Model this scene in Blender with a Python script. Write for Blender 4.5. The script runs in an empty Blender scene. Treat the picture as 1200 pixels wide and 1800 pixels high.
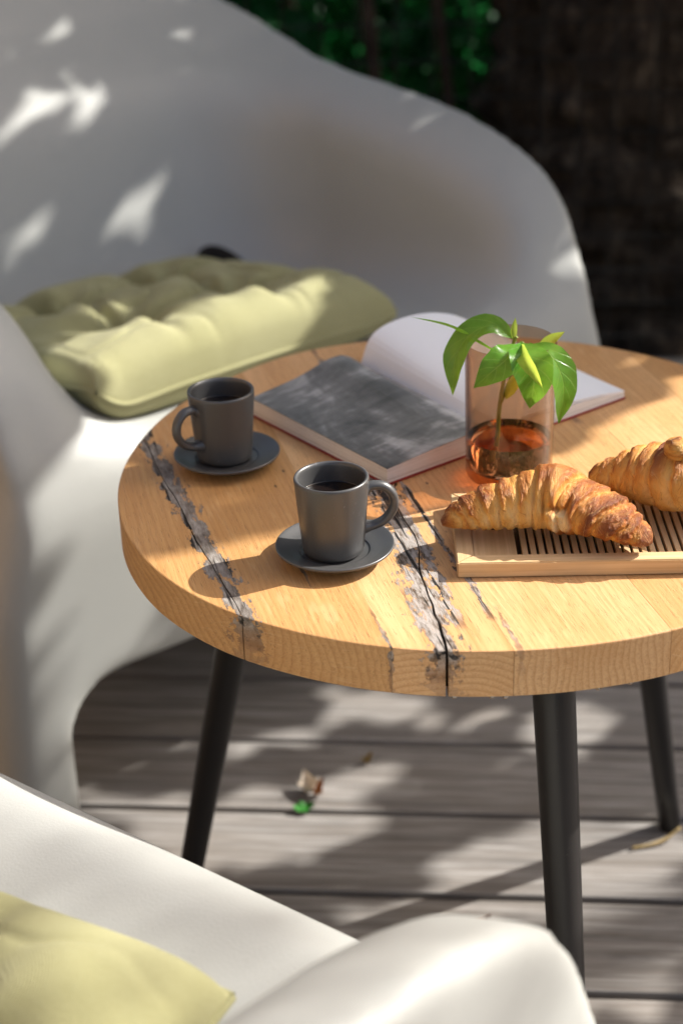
import bpy, bmesh, math, random
import numpy as np
from mathutils import Vector, Matrix

random.seed(7)
rng = np.random.default_rng(7)
R = math.radians
scene = bpy.context.scene
col = scene.collection

# ------------------------------------------------------------------ camera
CAM = np.array([-0.1138, -1.28, 1.1265]); PITCH = 0.4623; ROLL = -0.032; FPX = 3000.0
_fwd = np.array([0, math.cos(PITCH), -math.sin(PITCH)]); _rt = np.array([1.0, 0, 0]); _up = np.cross(_rt, _fwd)
cam_right = math.cos(ROLL) * _rt + math.sin(ROLL) * _up
cam_up = -math.sin(ROLL) * _rt + math.cos(ROLL) * _up
cd = bpy.data.cameras.new('camera'); camera = bpy.data.objects.new('camera', cd); col.objects.link(camera)
camera.matrix_world = Matrix([[cam_right[i], cam_up[i], -_fwd[i], CAM[i]] for i in range(3)] + [[0, 0, 0, 1]])
cd.sensor_fit = 'VERTICAL'; cd.sensor_height = 36.0; cd.lens = FPX / 1800 * 36
cd.clip_start = 0.05; cd.clip_end = 300
cd.dof.use_dof = True; cd.dof.focus_distance = 1.25; cd.dof.aperture_fstop = 4.2; cd.dof.aperture_blades = 9
scene.camera = camera
scene.render.resolution_x = 682; scene.render.resolution_y = 1024

# ------------------------------------------------------------------ light
SUN_AZ, SUN_EL = R(21), R(38)
SUN = np.array([math.cos(SUN_EL) * math.cos(SUN_AZ), math.cos(SUN_EL) * math.sin(SUN_AZ), math.sin(SUN_EL)])
world = bpy.data.worlds.new('World'); scene.world = world; world.use_nodes = True
wn = world.node_tree.nodes; wl = world.node_tree.links
sky = wn.new('ShaderNodeTexSky'); sky.sky_type = 'NISHITA'; sky.sun_disc = False
sky.dust_density = 4.5; sky.ozone_density = 0.0; sky.air_density = 0.8
sky.sun_elevation = SUN_EL; sky.sun_rotation = math.pi / 2 - SUN_AZ
bg = wn['Background']; bg.inputs['Strength'].default_value = 0.118
wl.new(sky.outputs[0], bg.inputs['Color'])
sl = bpy.data.lights.new('sun', 'SUN'); sl.energy = 5.0; sl.angle = R(0.5); sl.color = (1.0, 0.965, 0.91)
so = bpy.data.objects.new('sun', sl); col.objects.link(so)
so.rotation_euler = Vector(tuple(SUN)).to_track_quat('Z', 'Y').to_euler(); so.location = tuple(SUN * 12)
scene.view_settings.view_transform = 'Standard'; scene.view_settings.look = 'None'
scene.view_settings.exposure = 0.88; scene.view_settings.gamma = 1.0
scene.view_settings.use_curve_mapping = False
scene.render.engine = 'CYCLES'
cy = scene.cycles
cy.use_denoising = True; cy.max_bounces = 10; cy.transparent_max_bounces = 24
cy.transmission_bounces = 10; cy.sample_clamp_indirect = 6.0; cy.blur_glossy = 0.5

# ------------------------------------------------------------------ helpers
def tag(o, label=None, cat=None, group=None, kind=None):
    if label: o['label'] = label
    if cat: o['category'] = cat
    if group: o['group'] = group
    if kind: o['kind'] = kind
    return o

def link(name, mesh, mat=None, parent=None, smooth=False):
    o = bpy.data.objects.new(name, mesh); col.objects.link(o)
    if mat is not None and not mesh.materials: mesh.materials.append(mat)
    if parent is not None: o.parent = parent
    if smooth: mesh.polygons.foreach_set('use_smooth', [True] * len(mesh.polygons)); mesh.update()
    return o

def mesh_from(name, v, f):
    m = bpy.data.meshes.new(name); m.from_pydata([tuple(map(float, p)) for p in v], [], [tuple(map(int, q)) for q in f]); m.update()
    return m

def obj_bm(name, bm, mat, parent=None, smooth=False):
    m = bpy.data.meshes.new(name); bmesh.ops.recalc_face_normals(bm, faces=bm.faces); bm.to_mesh(m); bm.free()
    return link(name, m, mat, parent, smooth)

def empty(name, loc=(0, 0, 0), rz=0.0):
    o = bpy.data.objects.new(name, None); col.objects.link(o); o.location = loc; o.rotation_euler = (0, 0, rz)
    o.empty_display_size = 0.02
    return o

def box_bm(x0, x1, y0, y1, z0, z1, bev=0.0, seg=2):
    bm = bmesh.new(); bmesh.ops.create_cube(bm, size=1)
    for v in bm.verts:
        v.co = ((x0 + x1) / 2 + v.co.x * (x1 - x0), (y0 + y1) / 2 + v.co.y * (y1 - y0), (z0 + z1) / 2 + v.co.z * (z1 - z0))
    if bev: bmesh.ops.bevel(bm, geom=list(bm.edges), offset=bev, segments=seg, affect='EDGES', profile=0.6)
    return bm

def lathe(profile, n=64, center=(0, 0, 0)):
    v = []; f = []; m = len(profile)
    for i in range(n):
        a = 2 * math.pi * i / n
        for r, z in profile: v.append((center[0] + r * math.cos(a), center[1] + r * math.sin(a), center[2] + z))
    for i in range(n):
        for j in range(m - 1):
            a = i * m + j; b = ((i + 1) % n) * m + j
            f.append((a, b, b + 1, a + 1))
    return v, f

def tube(pts, rad, n=12, flat=(1, 1), cap=True):
    pts = [Vector(p) for p in pts]; N = len(pts)
    if not hasattr(rad, '__len__'): rad = [rad] * N
    v = []; f = []
    T0 = (pts[1] - pts[0]).normalized(); ref = Vector((0, 0, 1)) if abs(T0.z) < .9 else Vector((1, 0, 0))
    nx = T0.cross(ref).normalized()
    for i, p in enumerate(pts):
        T = (pts[min(i + 1, N - 1)] - pts[max(i - 1, 0)]).normalized()
        nx = (nx - T * nx.dot(T)).normalized(); ny = T.cross(nx)
        for k in range(n):
            a = 2 * math.pi * k / n
            v.append(p + nx * (math.cos(a) * rad[i] * flat[0]) + ny * (math.sin(a) * rad[i] * flat[1]))
    for i in range(N - 1):
        for k in range(n):
            a = i * n + k; b = i * n + (k + 1) % n
            f.append((a, b, b + n, a + n))
    if cap:
        f.append(tuple(range(n - 1, -1, -1))); f.append(tuple((N - 1) * n + k for k in range(n)))
    return v, f

def catmull(P, per=12):
    P = [np.array(p, float) for p in P]; Q = [2 * P[0] - P[1]] + P + [2 * P[-1] - P[-2]]
    out = []
    for i in range(1, len(Q) - 2):
        for k in range(per):
            t = k / per; a, b, c, d = Q[i - 1:i + 3]
            out.append(.5 * ((2 * b) + (-a + c) * t + (2 * a - 5 * b + 4 * c - d) * t * t + (-a + 3 * b - 3 * c + d) * t ** 3))
    out.append(P[-1]); return np.array(out)

# cheap smooth value noise on arrays (for geometry)
_perm = rng.random((64, 64, 64))
def vnoise(x, y, z=0.0):
    x = np.asarray(x, float); y = np.asarray(y, float); z = np.asarray(z, float) + 0 * x
    xi = np.floor(x).astype(int); yi = np.floor(y).astype(int); zi = np.floor(z).astype(int)
    fx = x - xi; fy = y - yi; fz = z - zi
    fx = fx * fx * (3 - 2 * fx); fy = fy * fy * (3 - 2 * fy); fz = fz * fz * (3 - 2 * fz)
    def g(a, b, c): return _perm[(xi + a) % 64, (yi + b) % 64, (zi + c) % 64]
    l = lambda a, b, t: a + (b - a) * t
    return 2 * l(l(l(g(0, 0, 0), g(1, 0, 0), fx), l(g(0, 1, 0), g(1, 1, 0), fx), fy),
                 l(l(g(0, 0, 1), g(1, 0, 1), fx), l(g(0, 1, 1), g(1, 1, 1), fx), fy), fz) - 1

# ---- node helper
class NT:
    def __init__(s, name):
        s.m = bpy.data.materials.new(name); s.m.use_nodes = True; s.t = s.m.node_tree
        s.b = s.t.nodes['Principled BSDF']; s.out = s.t.nodes['Material Output']
    def n(s, typ, **kw):
        o = s.t.nodes.new('ShaderNode' + typ)
        for k, v in kw.items(): setattr(o, k, v)
        return o
    def l(s, a, b): s.t.links.new(a, b)
    def _in(s, sock, v):
        if v is None: return
        if hasattr(v, 'is_output') or isinstance(v, bpy.types.NodeSocket): s.l(v, sock)
        else: sock.default_value = v
    def math(s, op, a, b=None, c=None, clamp=False):
        o = s.n('Math', operation=op); o.use_clamp = clamp
        s._in(o.inputs[0], a); s._in(o.inputs[1], b)
        if c is not None: s._in(o.inputs[2], c)
        return o.outputs[0]
    def coord(s, kind='Object'): return s.n('TexCoord').outputs[kind]
    def mapping(s, vec, scale=(1, 1, 1), rot=(0, 0, 0), loc=(0, 0, 0)):
        o = s.n('Mapping'); s.l(vec, o.inputs['Vector']); o.inputs['Scale'].default_value = scale
        o.inputs['Rotation'].default_value = rot; o.inputs['Location'].default_value = loc; return o.outputs[0]
    def noise(s, vec, scale=5, detail=4, rough=.55, dist=0.0, out=0):
        o = s.n('TexNoise'); s._in(o.inputs['Vector'], vec); s._in(o.inputs['Scale'], scale)
        o.inputs['Detail'].default_value = detail; o.inputs['Roughness'].default_value = rough
        o.inputs['Distortion'].default_value = dist; return o.outputs[out]
    def ramp(s, fac, stops, interp='LINEAR'):
        o = s.n('ValToRGB'); o.color_ramp.interpolation = interp; e = o.color_ramp.elements
        while len(e) < len(stops): e.new(.5)
        for i, (p, c) in enumerate(stops):
            e[i].position = p; e[i].color = (c, c, c, 1) if not hasattr(c, '__len__') else tuple(c) + (1,)
        s.l(fac, o.inputs[0]); return o.outputs[0]
    def mix(s, fac, a, b, mode='MIX'):
        o = s.n('Mix', data_type='RGBA', blend_type=mode); s._in(o.inputs[0], fac)
        for sk, v in ((o.inputs[6], a), (o.inputs[7], b)):
            if isinstance(v, (tuple, list)): sk.default_value = tuple(v) + (1,)
            else: s.l(v, sk)
        return o.outputs[2]
    def sep(s, vec): o = s.n('SeparateXYZ'); s.l(vec, o.inputs[0]); return o.outputs
    def comb(s, x, y, z):
        o = s.n('CombineXYZ'); s._in(o.inputs[0], x); s._in(o.inputs[1], y); s._in(o.inputs[2], z); return o.outputs[0]
    def bump(s, h, strength=.3, dist=.001, normal=None):
        o = s.n('Bump'); s.l(h, o.inputs['Height']); o.inputs['Strength'].default_value = strength
        o.inputs['Distance'].default_value = dist
        if normal is not None: s.l(normal, o.inputs['Normal'])
        return o.outputs[0]
    def set(s, color=None, rough=None, normal=None, spec=None, **kw):
        b = s.b.inputs
        if color is not None: s._in(b['Base Color'], tuple(color) + (1,) if isinstance(color, (tuple, list)) else color)
        if rough is not None: s._in(b['Roughness'], rough)
        if normal is not None: s._in(b['Normal'], normal)
        if spec is not None: s._in(b['Specular IOR Level'], spec)
        for k, v in kw.items(): s._in(b[k.replace('_', ' ')], v)
        return s.m

# ------------------------------------------------------------------ materials
def mat_deck(i):
    N = NT('weathered_deck_wood'); c = N.coord()
    st = N.mapping(c, (1.2, 26, 26), loc=(i * 3.1, i * 1.7, 0))
    a = N.noise(st, 3.0, 6, .65, .6); b = N.noise(N.mapping(c, (2.5, 90, 90), loc=(i, 0, 0)), 4, 3, .6)
    big = N.noise(N.mapping(c, (2, 6, 6), loc=(i * 5.3, 0, 0)), 2.0, 3)
    tone = .9 + .22 * random.random()
    c1 = N.ramp(a, [(.28, tuple(x * tone for x in (.085, .079, .073))), (.5, tuple(x * tone for x in (.27, .256, .24))), (.75, tuple(x * tone for x in (.44, .42, .398)))])
    c2 = N.mix(N.ramp(b, [(.42, .7), (.6, 0.0)]), c1, (.15, .13, .112))
    c3 = N.mix(N.ramp(big, [(.45, 0.0), (.75, .5)]), c2, (.21, .18, .15))
    h = N.math('ADD', a, N.math('MULTIPLY', b, .6))
    return N.set(c3, .8, N.bump(h, .55, .0012), spec=.25)

def mat_plastic():
    N = NT('matte_white_plastic'); c = N.coord()
    sp = N.noise(c, 520, 3, .6); big = N.noise(c, 5, 3)
    cc = N.mix(N.ramp(big, [(.35, 0.0), (.7, .35)]), (.418, .421, .394), (.384, .388, .363))
    dust = N.noise(c, 60, 6, .7)
    cc = N.mix(N.ramp(dust, [(.62, 0.0), (.75, .25)]), cc, (.30, .295, .27))
    return N.set(cc, N.ramp(dust, [(.3, .36), (.7, .5)]), N.bump(sp, .30, .0009), spec=.4)

def mat_fabric():
    N = NT('olive_cushion_fabric'); c = N.coord()
    x, y, z = N.sep(c)
    wx = N.math('SINE', N.math('MULTIPLY', N.math('ADD', x, z), 2 * math.pi / .0023)); wy = N.math('SINE', N.math('MULTIPLY', N.math('ADD', y, z), 2 * math.pi / .0023))
    w = N.math('MULTIPLY', wx, wy)
    n = N.noise(c, 9, 4); f = N.noise(c, 320, 3, .6)
    cc = N.mix(N.ramp(n, [(.3, 0.0), (.7, 1.0)]), (.360, .347, .180), (.300, .290, .134))
    cc = N.mix(N.math('MULTIPLY', f, .28), cc, (.52, .50, .33))
    cc = N.mix(N.ramp(w, [(.0, .22), (.6, 0.0)]), cc, (.20, .185, .085))
    h = N.math('ADD', N.math('MULTIPLY', w, .5), f)
    return N.set(cc, .92, N.bump(h, .45, .0008), spec=.12, Sheen_Weight=.12, Sheen_Roughness=.5)

def mat_ceramic():
    N = NT('charcoal_matte_ceramic'); c = N.coord()
    sp = N.noise(c, 900, 2, .6); d = N.noise(c, 240, 4, .7); big = N.noise(c, 25, 3)
    cc = N.mix(N.ramp(d, [(.66, 0.0), (.74, .6)]), (.060, .059, .058), (.20, .198, .195))
    return N.set(cc, N.ramp(big, [(.3, .33), (.7, .42)]), N.bump(sp, .08, .0003), spec=.75)

def simple(name, color, rough=.5, spec=.5, nscale=None, var=.25, bump=.0, bdist=.001):
    N = NT(name); c = N.coord()
    if nscale is None: return N.set(color, rough, spec=spec)
    n = N.noise(c, nscale, 5, .6)
    cc = N.mix(N.ramp(n, [(.3, 0.0), (.7, 1.0)]), tuple(x * (1 - var) for x in color), tuple(min(1, x * (1 + var)) for x in color))
    return N.set(cc, rough, N.bump(n, bump, bdist) if bump else None, spec=spec)

M_PLASTIC = mat_plastic(); M_FABRIC = mat_fabric(); M_CERAMIC = mat_ceramic()
M_COFFEE = simple('black_coffee', (.008, .005, .004), .04, .5)

def mat_metal():
    N = NT('black_powder_coated_steel'); c = N.coord()
    sp = N.noise(c, 900, 2, .6); d = N.noise(c, 130, 6, .75)
    z = N.sep(c)[2]
    cc = N.mix(N.ramp(d, [(.64, 0.0), (.72, .5)]), (.020, .018, .017), (.11, .105, .10))
    return N.set(cc, .40, N.bump(sp, .2, .0004), spec=.32)
M_METAL = mat_metal()

# ---------------- table wood: a solid 3-D oak, per plank
PD = np.array([0.23, -0.973]); PD /= np.linalg.norm(PD); PE = np.array([-PD[1], PD[0]])   # along / across the staves
T_Z = 0.529; T_TH = 0.0365
def mat_oak(i, t0, z0, tone, warm):
    N = NT('solid_oak'); c = N.coord()
    x, y, z = N.sep(c)
    s = N.math('ADD', N.math('MULTIPLY', x, float(PD[0])), N.math('MULTIPLY', y, float(PD[1])))
    t = N.math('ADD', N.math('MULTIPLY', x, float(PE[0])), N.math('MULTIPLY', y, float(PE[1])))
    st = N.comb(s, t, z)
    wob = N.noise(N.mapping(st, (1.5, 7, 7), loc=(i * 7.7, 0, 0)), 1.6, 3, .5)
    wo = N.math('MULTIPLY', N.math('SUBTRACT', wob, .5), .035)
    dt = N.math('ADD', N.math('SUBTRACT', t, t0), wo); dz = N.math('SUBTRACT', z, z0)
    r = N.math('SQRT', N.math('ADD', N.math('MULTIPLY', dt, dt), N.math('MULTIPLY', dz, dz)))
    fine = N.noise(N.mapping(st, (14, 420, 420), loc=(i, 0, 0)), 1.0, 4, .6)
    rn = N.math('ADD', N.math('MULTIPLY', r, 1 / .0050), N.math('MULTIPLY', fine, .55))
    ring = N.math('FRACT', rn)
    ringc = N.ramp(ring, [(0.0, 1.0), (.16, .55), (.6, .12), (.9, .2), (1.0, 1.0)])
    ang = N.math('ARCTAN2', dt, dz)
    ray = N.noise(N.comb(N.math('MULTIPLY', ang, 42.0), N.math('MULTIPLY', r, 25.0), N.math('MULTIPLY', s, 9.0)), 3.0, 2, .5)
    pores = N.noise(N.mapping(st, (60, 1400, 900)), 1.0, 2, .5)
    k = tone
    lt = (.66 * k, .40 * k * (1 - .06 * warm), .185 * k * (1 - .22 * warm)); dk = (.43 * k, .205 * k * (1 - .07 * warm), .068 * k * (1 - .2 * warm))
    nz = N.sep(N.n('NewGeometry').outputs['True Normal'])[2]
    topf = N.ramp(nz, [(.3, .72), (.8, .42)])
    base = N.mix(N.math('MULTIPLY', ringc, topf), lt, dk)
    base = N.mix(N.ramp(fine, [(.40, .30), (.55, 0.0)]), base, dk)
    big = N.noise(N.mapping(st, (4, 14, 14), loc=(0, i * 3.3, 0)), 1.5, 3)
    base = N.mix(N.ramp(big, [(.4, 0.0), (.75, .45)]), base, (.50 * k, .235 * k, .07 * k))
    base = N.mix(N.ramp(ray, [(.60, 0.0), (.70, .28)]), base, (.74 * k, .50 * k, .26 * k))
    base = N.mix(N.ramp(pores, [(.60, 0.0), (.70, .55)]), base, (.26 * k, .125 * k, .045 * k))
    # weathered grey heartwood breaks beside the splits
    edge = N.noise(N.mapping(st, (22, 60, 60)), 2.2, 7, .72); edge2 = N.noise(N.mapping(st, (34, 130, 100), loc=(4, 2, 0)), 1.6, 6, .7)
    masks = []
    def split(tc0, slope, half, s0, s1, bias=0.0):
        tc = N.math('ADD', N.math('MULTIPLY', s, slope), tc0 + bias)
        d = N.math('ABSOLUTE', N.math('SUBTRACT', t, tc))
        e = N.math('SUBTRACT', N.math('ADD', N.math('MULTIPLY', N.math('SUBTRACT', edge, .5), 3.8), 0.56), N.math('DIVIDE', d, half))
        fade = N.math('MULTIPLY', N.ramp(N.math('ADD', N.math('MULTIPLY', N.math('SUBTRACT', s, s0), 1.0), .5), [(.49, 0.0), (.54, 1.0)]),
                      N.ramp(N.math('ADD', N.math('SUBTRACT', s1, s), .5), [(.49, 0.0), (.52, 1.0)]))
        m = N.math('MULTIPLY', N.ramp(e, [(.0, 0.0), (.09, 1.0)]), fade)
        masks.append(m)
    split(-.250, .069, .0135, -.18, .5, .003)
    split(-.083, -.115, .0185, -.06, .5)
    split(-.080, -.050, .0075, -.06, .245, .0)
    split(-.0695, .0, .0045, -.3, .24)
    split(-.115, -.02, .0022, .19, .25); split(-.1475, .0, .0026, .21, .30); split(-.056, -.03, .0035, .235, .285)
    split(.115, .10, .006, -.30, -.06)
    split(-.18, .0, .002, .1, .16)
    m = masks[0]
    for q in masks[1:]: m = N.math('MAXIMUM', m, q)
    zs = N.ramp(N.math('ADD', z, -(T_Z - .026)), [(.0, 0.15), (.024, 1.0)])
    m = N.math('MULTIPLY', m, zs)
    gl = N.ramp(edge2, [(.30, (.030, .022, .016)), (.42, (.12, .085, .06)), (.50, (.27, .235, .205)), (.60, (.38, .345, .315)), (.68, (.36, .21, .12))])
    if i < 2: gl = N.ramp(edge2, [(.30, (.055, .042, .032)), (.42, (.145, .122, .102)), (.54, (.24, .215, .19)), (.68, (.36, .335, .305))])
    rim = N.ramp(m, [(.02, 0.0), (.3, 1.0), (.8, 0.0)])
    base = N.mix(m, base, gl)
    base = N.mix(N.math('MULTIPLY', rim, .6), base, (.16, .065, .025))
    # thin check lines inside the broken zone, knots and pin holes
    ck = N.noise(N.mapping(st, (9, 210, 210), loc=(0, 2.2, 0)), 1.0, 3, .5)
    chk = N.math('MULTIPLY', m, N.ramp(ck, [(.36, 1.0), (.42, 0.0)]))
    base = N.mix(chk, base, (.012, .010, .009))
    hole = N.n('TexVoronoi'); hole.inputs['Scale'].default_value = 1.0; N.l(N.mapping(st, (26, 60, 60), loc=(i, 0, 0)), hole.inputs['Vector'])
    hz = N.math('MULTIPLY', N.ramp(hole.outputs['Distance'], [(.05, 1.0), (.09, 0.0)]), N.ramp(N.noise(st, 11, 2), [(.52, 0.0), (.58, 1.0)]))
    base = N.mix(N.math('MULTIPLY', hz, .85), base, (.06, .03, .016))
    h = N.math('SUBTRACT', N.math('ADD', N.math('MULTIPLY', fine, .3), N.math('MULTIPLY', edge2, N.math('MULTIPLY', m, 2.2))), N.math('ADD', N.math('MULTIPLY', m, .7), N.math('MULTIPLY', chk, 2.5)))
    h = N.math('SUBTRACT', h, N.math('MULTIPLY', N.ramp(pores, [(.60, 0.0), (.70, .5)]), 1.0))
    rough = N.math('ADD', N.math('MULTIPLY', m, .3), N.ramp(fine, [(.3, .40), (.7, .55)]))
    return N.set(base, rough, N.bump(h, .5, .0011), spec=.4)

M_FILL = simple('dark_split_wood', (.012, .009, .007), .9, .1, 80, .4, .4)

def mat_bamboo(name='bamboo', tone=1.0, along='x'):
    N = NT(name); c = N.coord()
    sc = (6, 320, 320) if along == 'x' else (320, 6, 320)
    f = N.noise(N.mapping(c, sc), 1.0, 4, .6); w = N.noise(N.mapping(c, (9, 75, 75) if along == 'x' else (75, 9, 75)), 1.0, 2)
    cc = N.ramp(f, [(.3, (.52 * tone, .335 * tone, .16 * tone)), (.55, (.66 * tone, .46 * tone, .25 * tone)), (.8, (.72 * tone, .53 * tone, .31 * tone))])
    cc = N.mix(N.ramp(w, [(.45, 0.0), (.65, .35)]), cc, (.50 * tone, .32 * tone, .15 * tone))
    return N.set(cc, .5, N.bump(f, .25, .0004), spec=.35)
M_BAM = mat_bamboo(); M_BAMY = mat_bamboo('bamboo_cross', .95, 'y')
M_TRAY = simple('dark_drip_tray', (.07, .038, .018), .6, .4, 60)

# ------------------------------------------------------------------ ground + deck
N = NT('garden_soil'); c = N.coord(); n1 = N.noise(c, 9, 8, .7)
m_soil = N.set(N.ramp(n1, [(.3, (.018, .013, .009)), (.7, (.06, .045, .03))]), .95, N.bump(n1, .8, .02), spec=.1)
g = link('ground', mesh_from('ground', [(-60, -60, -.16), (60, -60, -.16), (60, 60, -.16), (-60, 60, -.16)], [(0, 1, 2, 3)]), m_soil)
tag(g, kind='structure')

DANG = 0.0918; DPITCH = 0.1364; DOFF = 0.3685
deck = empty('deck', (0, 0, 0), -DANG); tag(deck, kind='structure')
deck_mats = [mat_deck(i) for i in range(7)]
jb = box_bm(-2.2, 2.6, -1.45, 1.62, -.155, -.034)
for k in range(-9, 13):
    y1 = DOFF - DPITCH * k - .0042; y0 = y1 - DPITCH + .0084
    bm = box_bm(-2.3, 2.7, y0, y1, -.028, 0.0 + random.uniform(-.0006, .0006), .0035, 2)
    obj_bm('plank', bm, deck_mats[(k * 3) % 7], deck)
for jx in (-1.8, -1.2, -.6, 0.0, .6, 1.2, 1.8, 2.4):
    obj_bm('joist', box_bm(jx - .03, jx + .03, -1.42, 1.6, -.15, -.0295), simple('joist_wood', (.05, .042, .035), .9, .2, 12), deck)
jb.free()

# ------------------------------------------------------------------ armchairs (moulded plastic): implicit surface + surface nets
def smax(a, b, k):
    h = np.maximum(k - np.abs(a - b), 0) / k
    return np.maximum(a, b) + h * h * k * .25
def smin(a, b, k): return -smax(-a, -b, k)
def rbox2(px, py, hx, hy, r):
    qx = np.abs(px) - hx + r; qy = np.abs(py) - hy + r
    return np.minimum(np.maximum(qx, qy), 0) + np.hypot(np.maximum(qx, 0), np.maximum(qy, 0)) - r

HW = [-.06, -.036, -.018, 0, .022, .045, .073, .11, .154, .22, .317, .43, .536, .62, .695, .76, .82]
HZ0 = [.27, .385, .445, .490, .540, .570, .592, .607, .618, .627, .637, .647, .662, .686, .724, .775, .82]
HZ = [h + float(np.interp(w, [-.05, .0, .1, .25, .5, .8], [-.009, -.03, -.03, -.018, -.028, -.028])) for w, h in zip(HW, HZ0)]
def chair_sdf(x, y, z):
    rr = np.where(y > .375, .20, .032)
    outer = rbox2(x, y - .375, .405 + .030 * np.clip((.40 - z) / .14, 0, 1) + .020 * np.clip(1 - z / .4, 0, 1), .408, rr)
    H = np.interp(y - .005, HW, HZ)
    # round the profile slightly
    H = H - .333 * np.clip(-outer - .012, 0, .10) * np.interp(y, [-.04, .02, .5, .7], [1, 1, 1, .3])
    dh = (z - H) * np.interp(y, [-.05, 0, .05, .12, .3, .8], [.35, .42, .62, .9, .98, .85])
    body = smax(outer, dh, .011)
    body = smax(body, -z, .01)
    # inner cavity
    hin = .302 + .05 * np.clip(z - .38, 0, .5)
    yb = .50 + .33 * np.clip(z - .36, -.1, .6)
    # cavity reaches out through the front: centre it so that only the back corners count
    cyc = (yb - .6) / 2; hy = (yb + .6) / 2
    plan = rbox2(x, y - cyc, hin, hy, .15)
    seat = .425 - .17 * np.clip(y, -.05, .5) - z
    cav = smax(plan, seat, .10)
    body = smax(body, -cav, .05)
    # arches between the legs
    a1 = rbox2(x, z - (.172 - .3), .374, .3, .065)
    a2 = rbox2(y - .385, z - (.172 - .3), .315, .3, .065)
    body = smax(body, -a1, .012)
    body = smax(body, -a2, .012)
    return body

def surface_nets(fn, lo, hi, h, smooth_it=2):
    lo = np.array(lo); n = np.ceil((np.array(hi) - lo) / h).astype(int) + 1
    ax = [lo[i] + h * np.arange(n[i]) for i in range(3)]
    X, Y, Z = np.meshgrid(*ax, indexing='ij'); D = fn(X, Y, Z)
    ins = D < 0
    corners = [(i, j, k) for i in (0, 1) for j in (0, 1) for k in (0, 1)]
    sl = lambda A, c: A[c[0]:A.shape[0] - 1 + c[0], c[1]:A.shape[1] - 1 + c[1], c[2]:A.shape[2] - 1 + c[2]]
    cnt = sum(sl(ins, c).astype(int) for c in corners)
    act = (cnt > 0) & (cnt < 8)
    idx = -np.ones(act.shape, int); idx[act] = np.arange(act.sum())
    ijk = np.argwhere(act); S = np.zeros((len(ijk), 3)); W = np.zeros(len(ijk))
    for a in corners:
        for d in range(3):
            if a[d]: continue
            b = list(a); b[d] = 1
            da = D[ijk[:, 0] + a[0], ijk[:, 1] + a[1], ijk[:, 2] + a[2]]; db = D[ijk[:, 0] + b[0], ijk[:, 1] + b[1], ijk[:, 2] + b[2]]
            cr = (da < 0) != (db < 0); t = np.where(cr, da / np.where(cr, da - db, 1), 0)
            p = np.array(a, float)[None, :].repeat(len(ijk), 0); p[:, d] += t
            S += p * cr[:, None]; W += cr
    V = lo + h * (ijk + S / W[:, None])
    F = []
    for d in range(3):
        u, v = (d + 1) % 3, (d + 2) % 3
        a = [slice(None)] * 3; b = [slice(None)] * 3
        a[d] = slice(0, -1); b[d] = slice(1, None)
        sg = ins[tuple(a)].astype(int) - ins[tuple(b)].astype(int)
        for s in (1, -1):
            e = np.argwhere(sg == s); e = e[(e[:, u] > 0) & (e[:, v] > 0) & (e[:, u] < n[u] - 1) & (e[:, v] < n[v] - 1)]
            q = []
            for du, dv in ((-1, -1), (0, -1), (0, 0), (-1, 0)):
                w = e.copy(); w[:, u] += du; w[:, v] += dv; q.append(idx[w[:, 0], w[:, 1], w[:, 2]])
            q = np.stack(q if s > 0 else q[::-1], 1); F.append(q[(q >= 0).all(1)])
    F = np.concatenate(F)
    E = np.concatenate([F[:, [0, 1]], F[:, [1, 2]], F[:, [2, 3]], F[:, [3, 0]]])
    for it in range(smooth_it):
        acc = np.zeros_like(V); dg = np.zeros(len(V))
        for a, b in ((0, 1), (1, 0)):
            np.add.at(acc, E[:, a], V[E[:, b]]); np.add.at(dg, E[:, a], 1)
        V = V + (.6 if it % 2 == 0 else .5) * (acc / dg[:, None] - V)
    return V, F

CV, CF = surface_nets(chair_sdf, (-.48, -.08, -.02), (.48, .84, .88), .0084, 2)
chair_mesh = mesh_from('chair_shell', CV, CF); chair_mesh.materials.append(M_PLASTIC)
chair_mesh.polygons.foreach_set('use_smooth', [True] * len(chair_mesh.polygons))
A1 = .6524; O1 = np.array([-.1236, .4872])
chair_far = link('armchair', chair_mesh); chair_far.location = (O1[0], O1[1], .0005); chair_far.rotation_euler = (0, 0, A1)
tag(chair_far, 'white moulded plastic armchair facing the camera behind the round table', 'armchair', 'white moulded armchairs at the table')
A2 = 2.4929; O2 = np.array([-.3004, -.3114])
chair_near = link('armchair', chair_mesh); chair_near.location = (O2[0], O2[1], .0005); chair_near.rotation_euler = (0, 0, A2)
tag(chair_near, 'white moulded plastic armchair cropped at the bottom, arm reaching toward the table leg', 'armchair', 'white moulded armchairs at the table')

def seat_z(y): return .425 - .17 * np.clip(y, -.05, .5)

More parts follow.
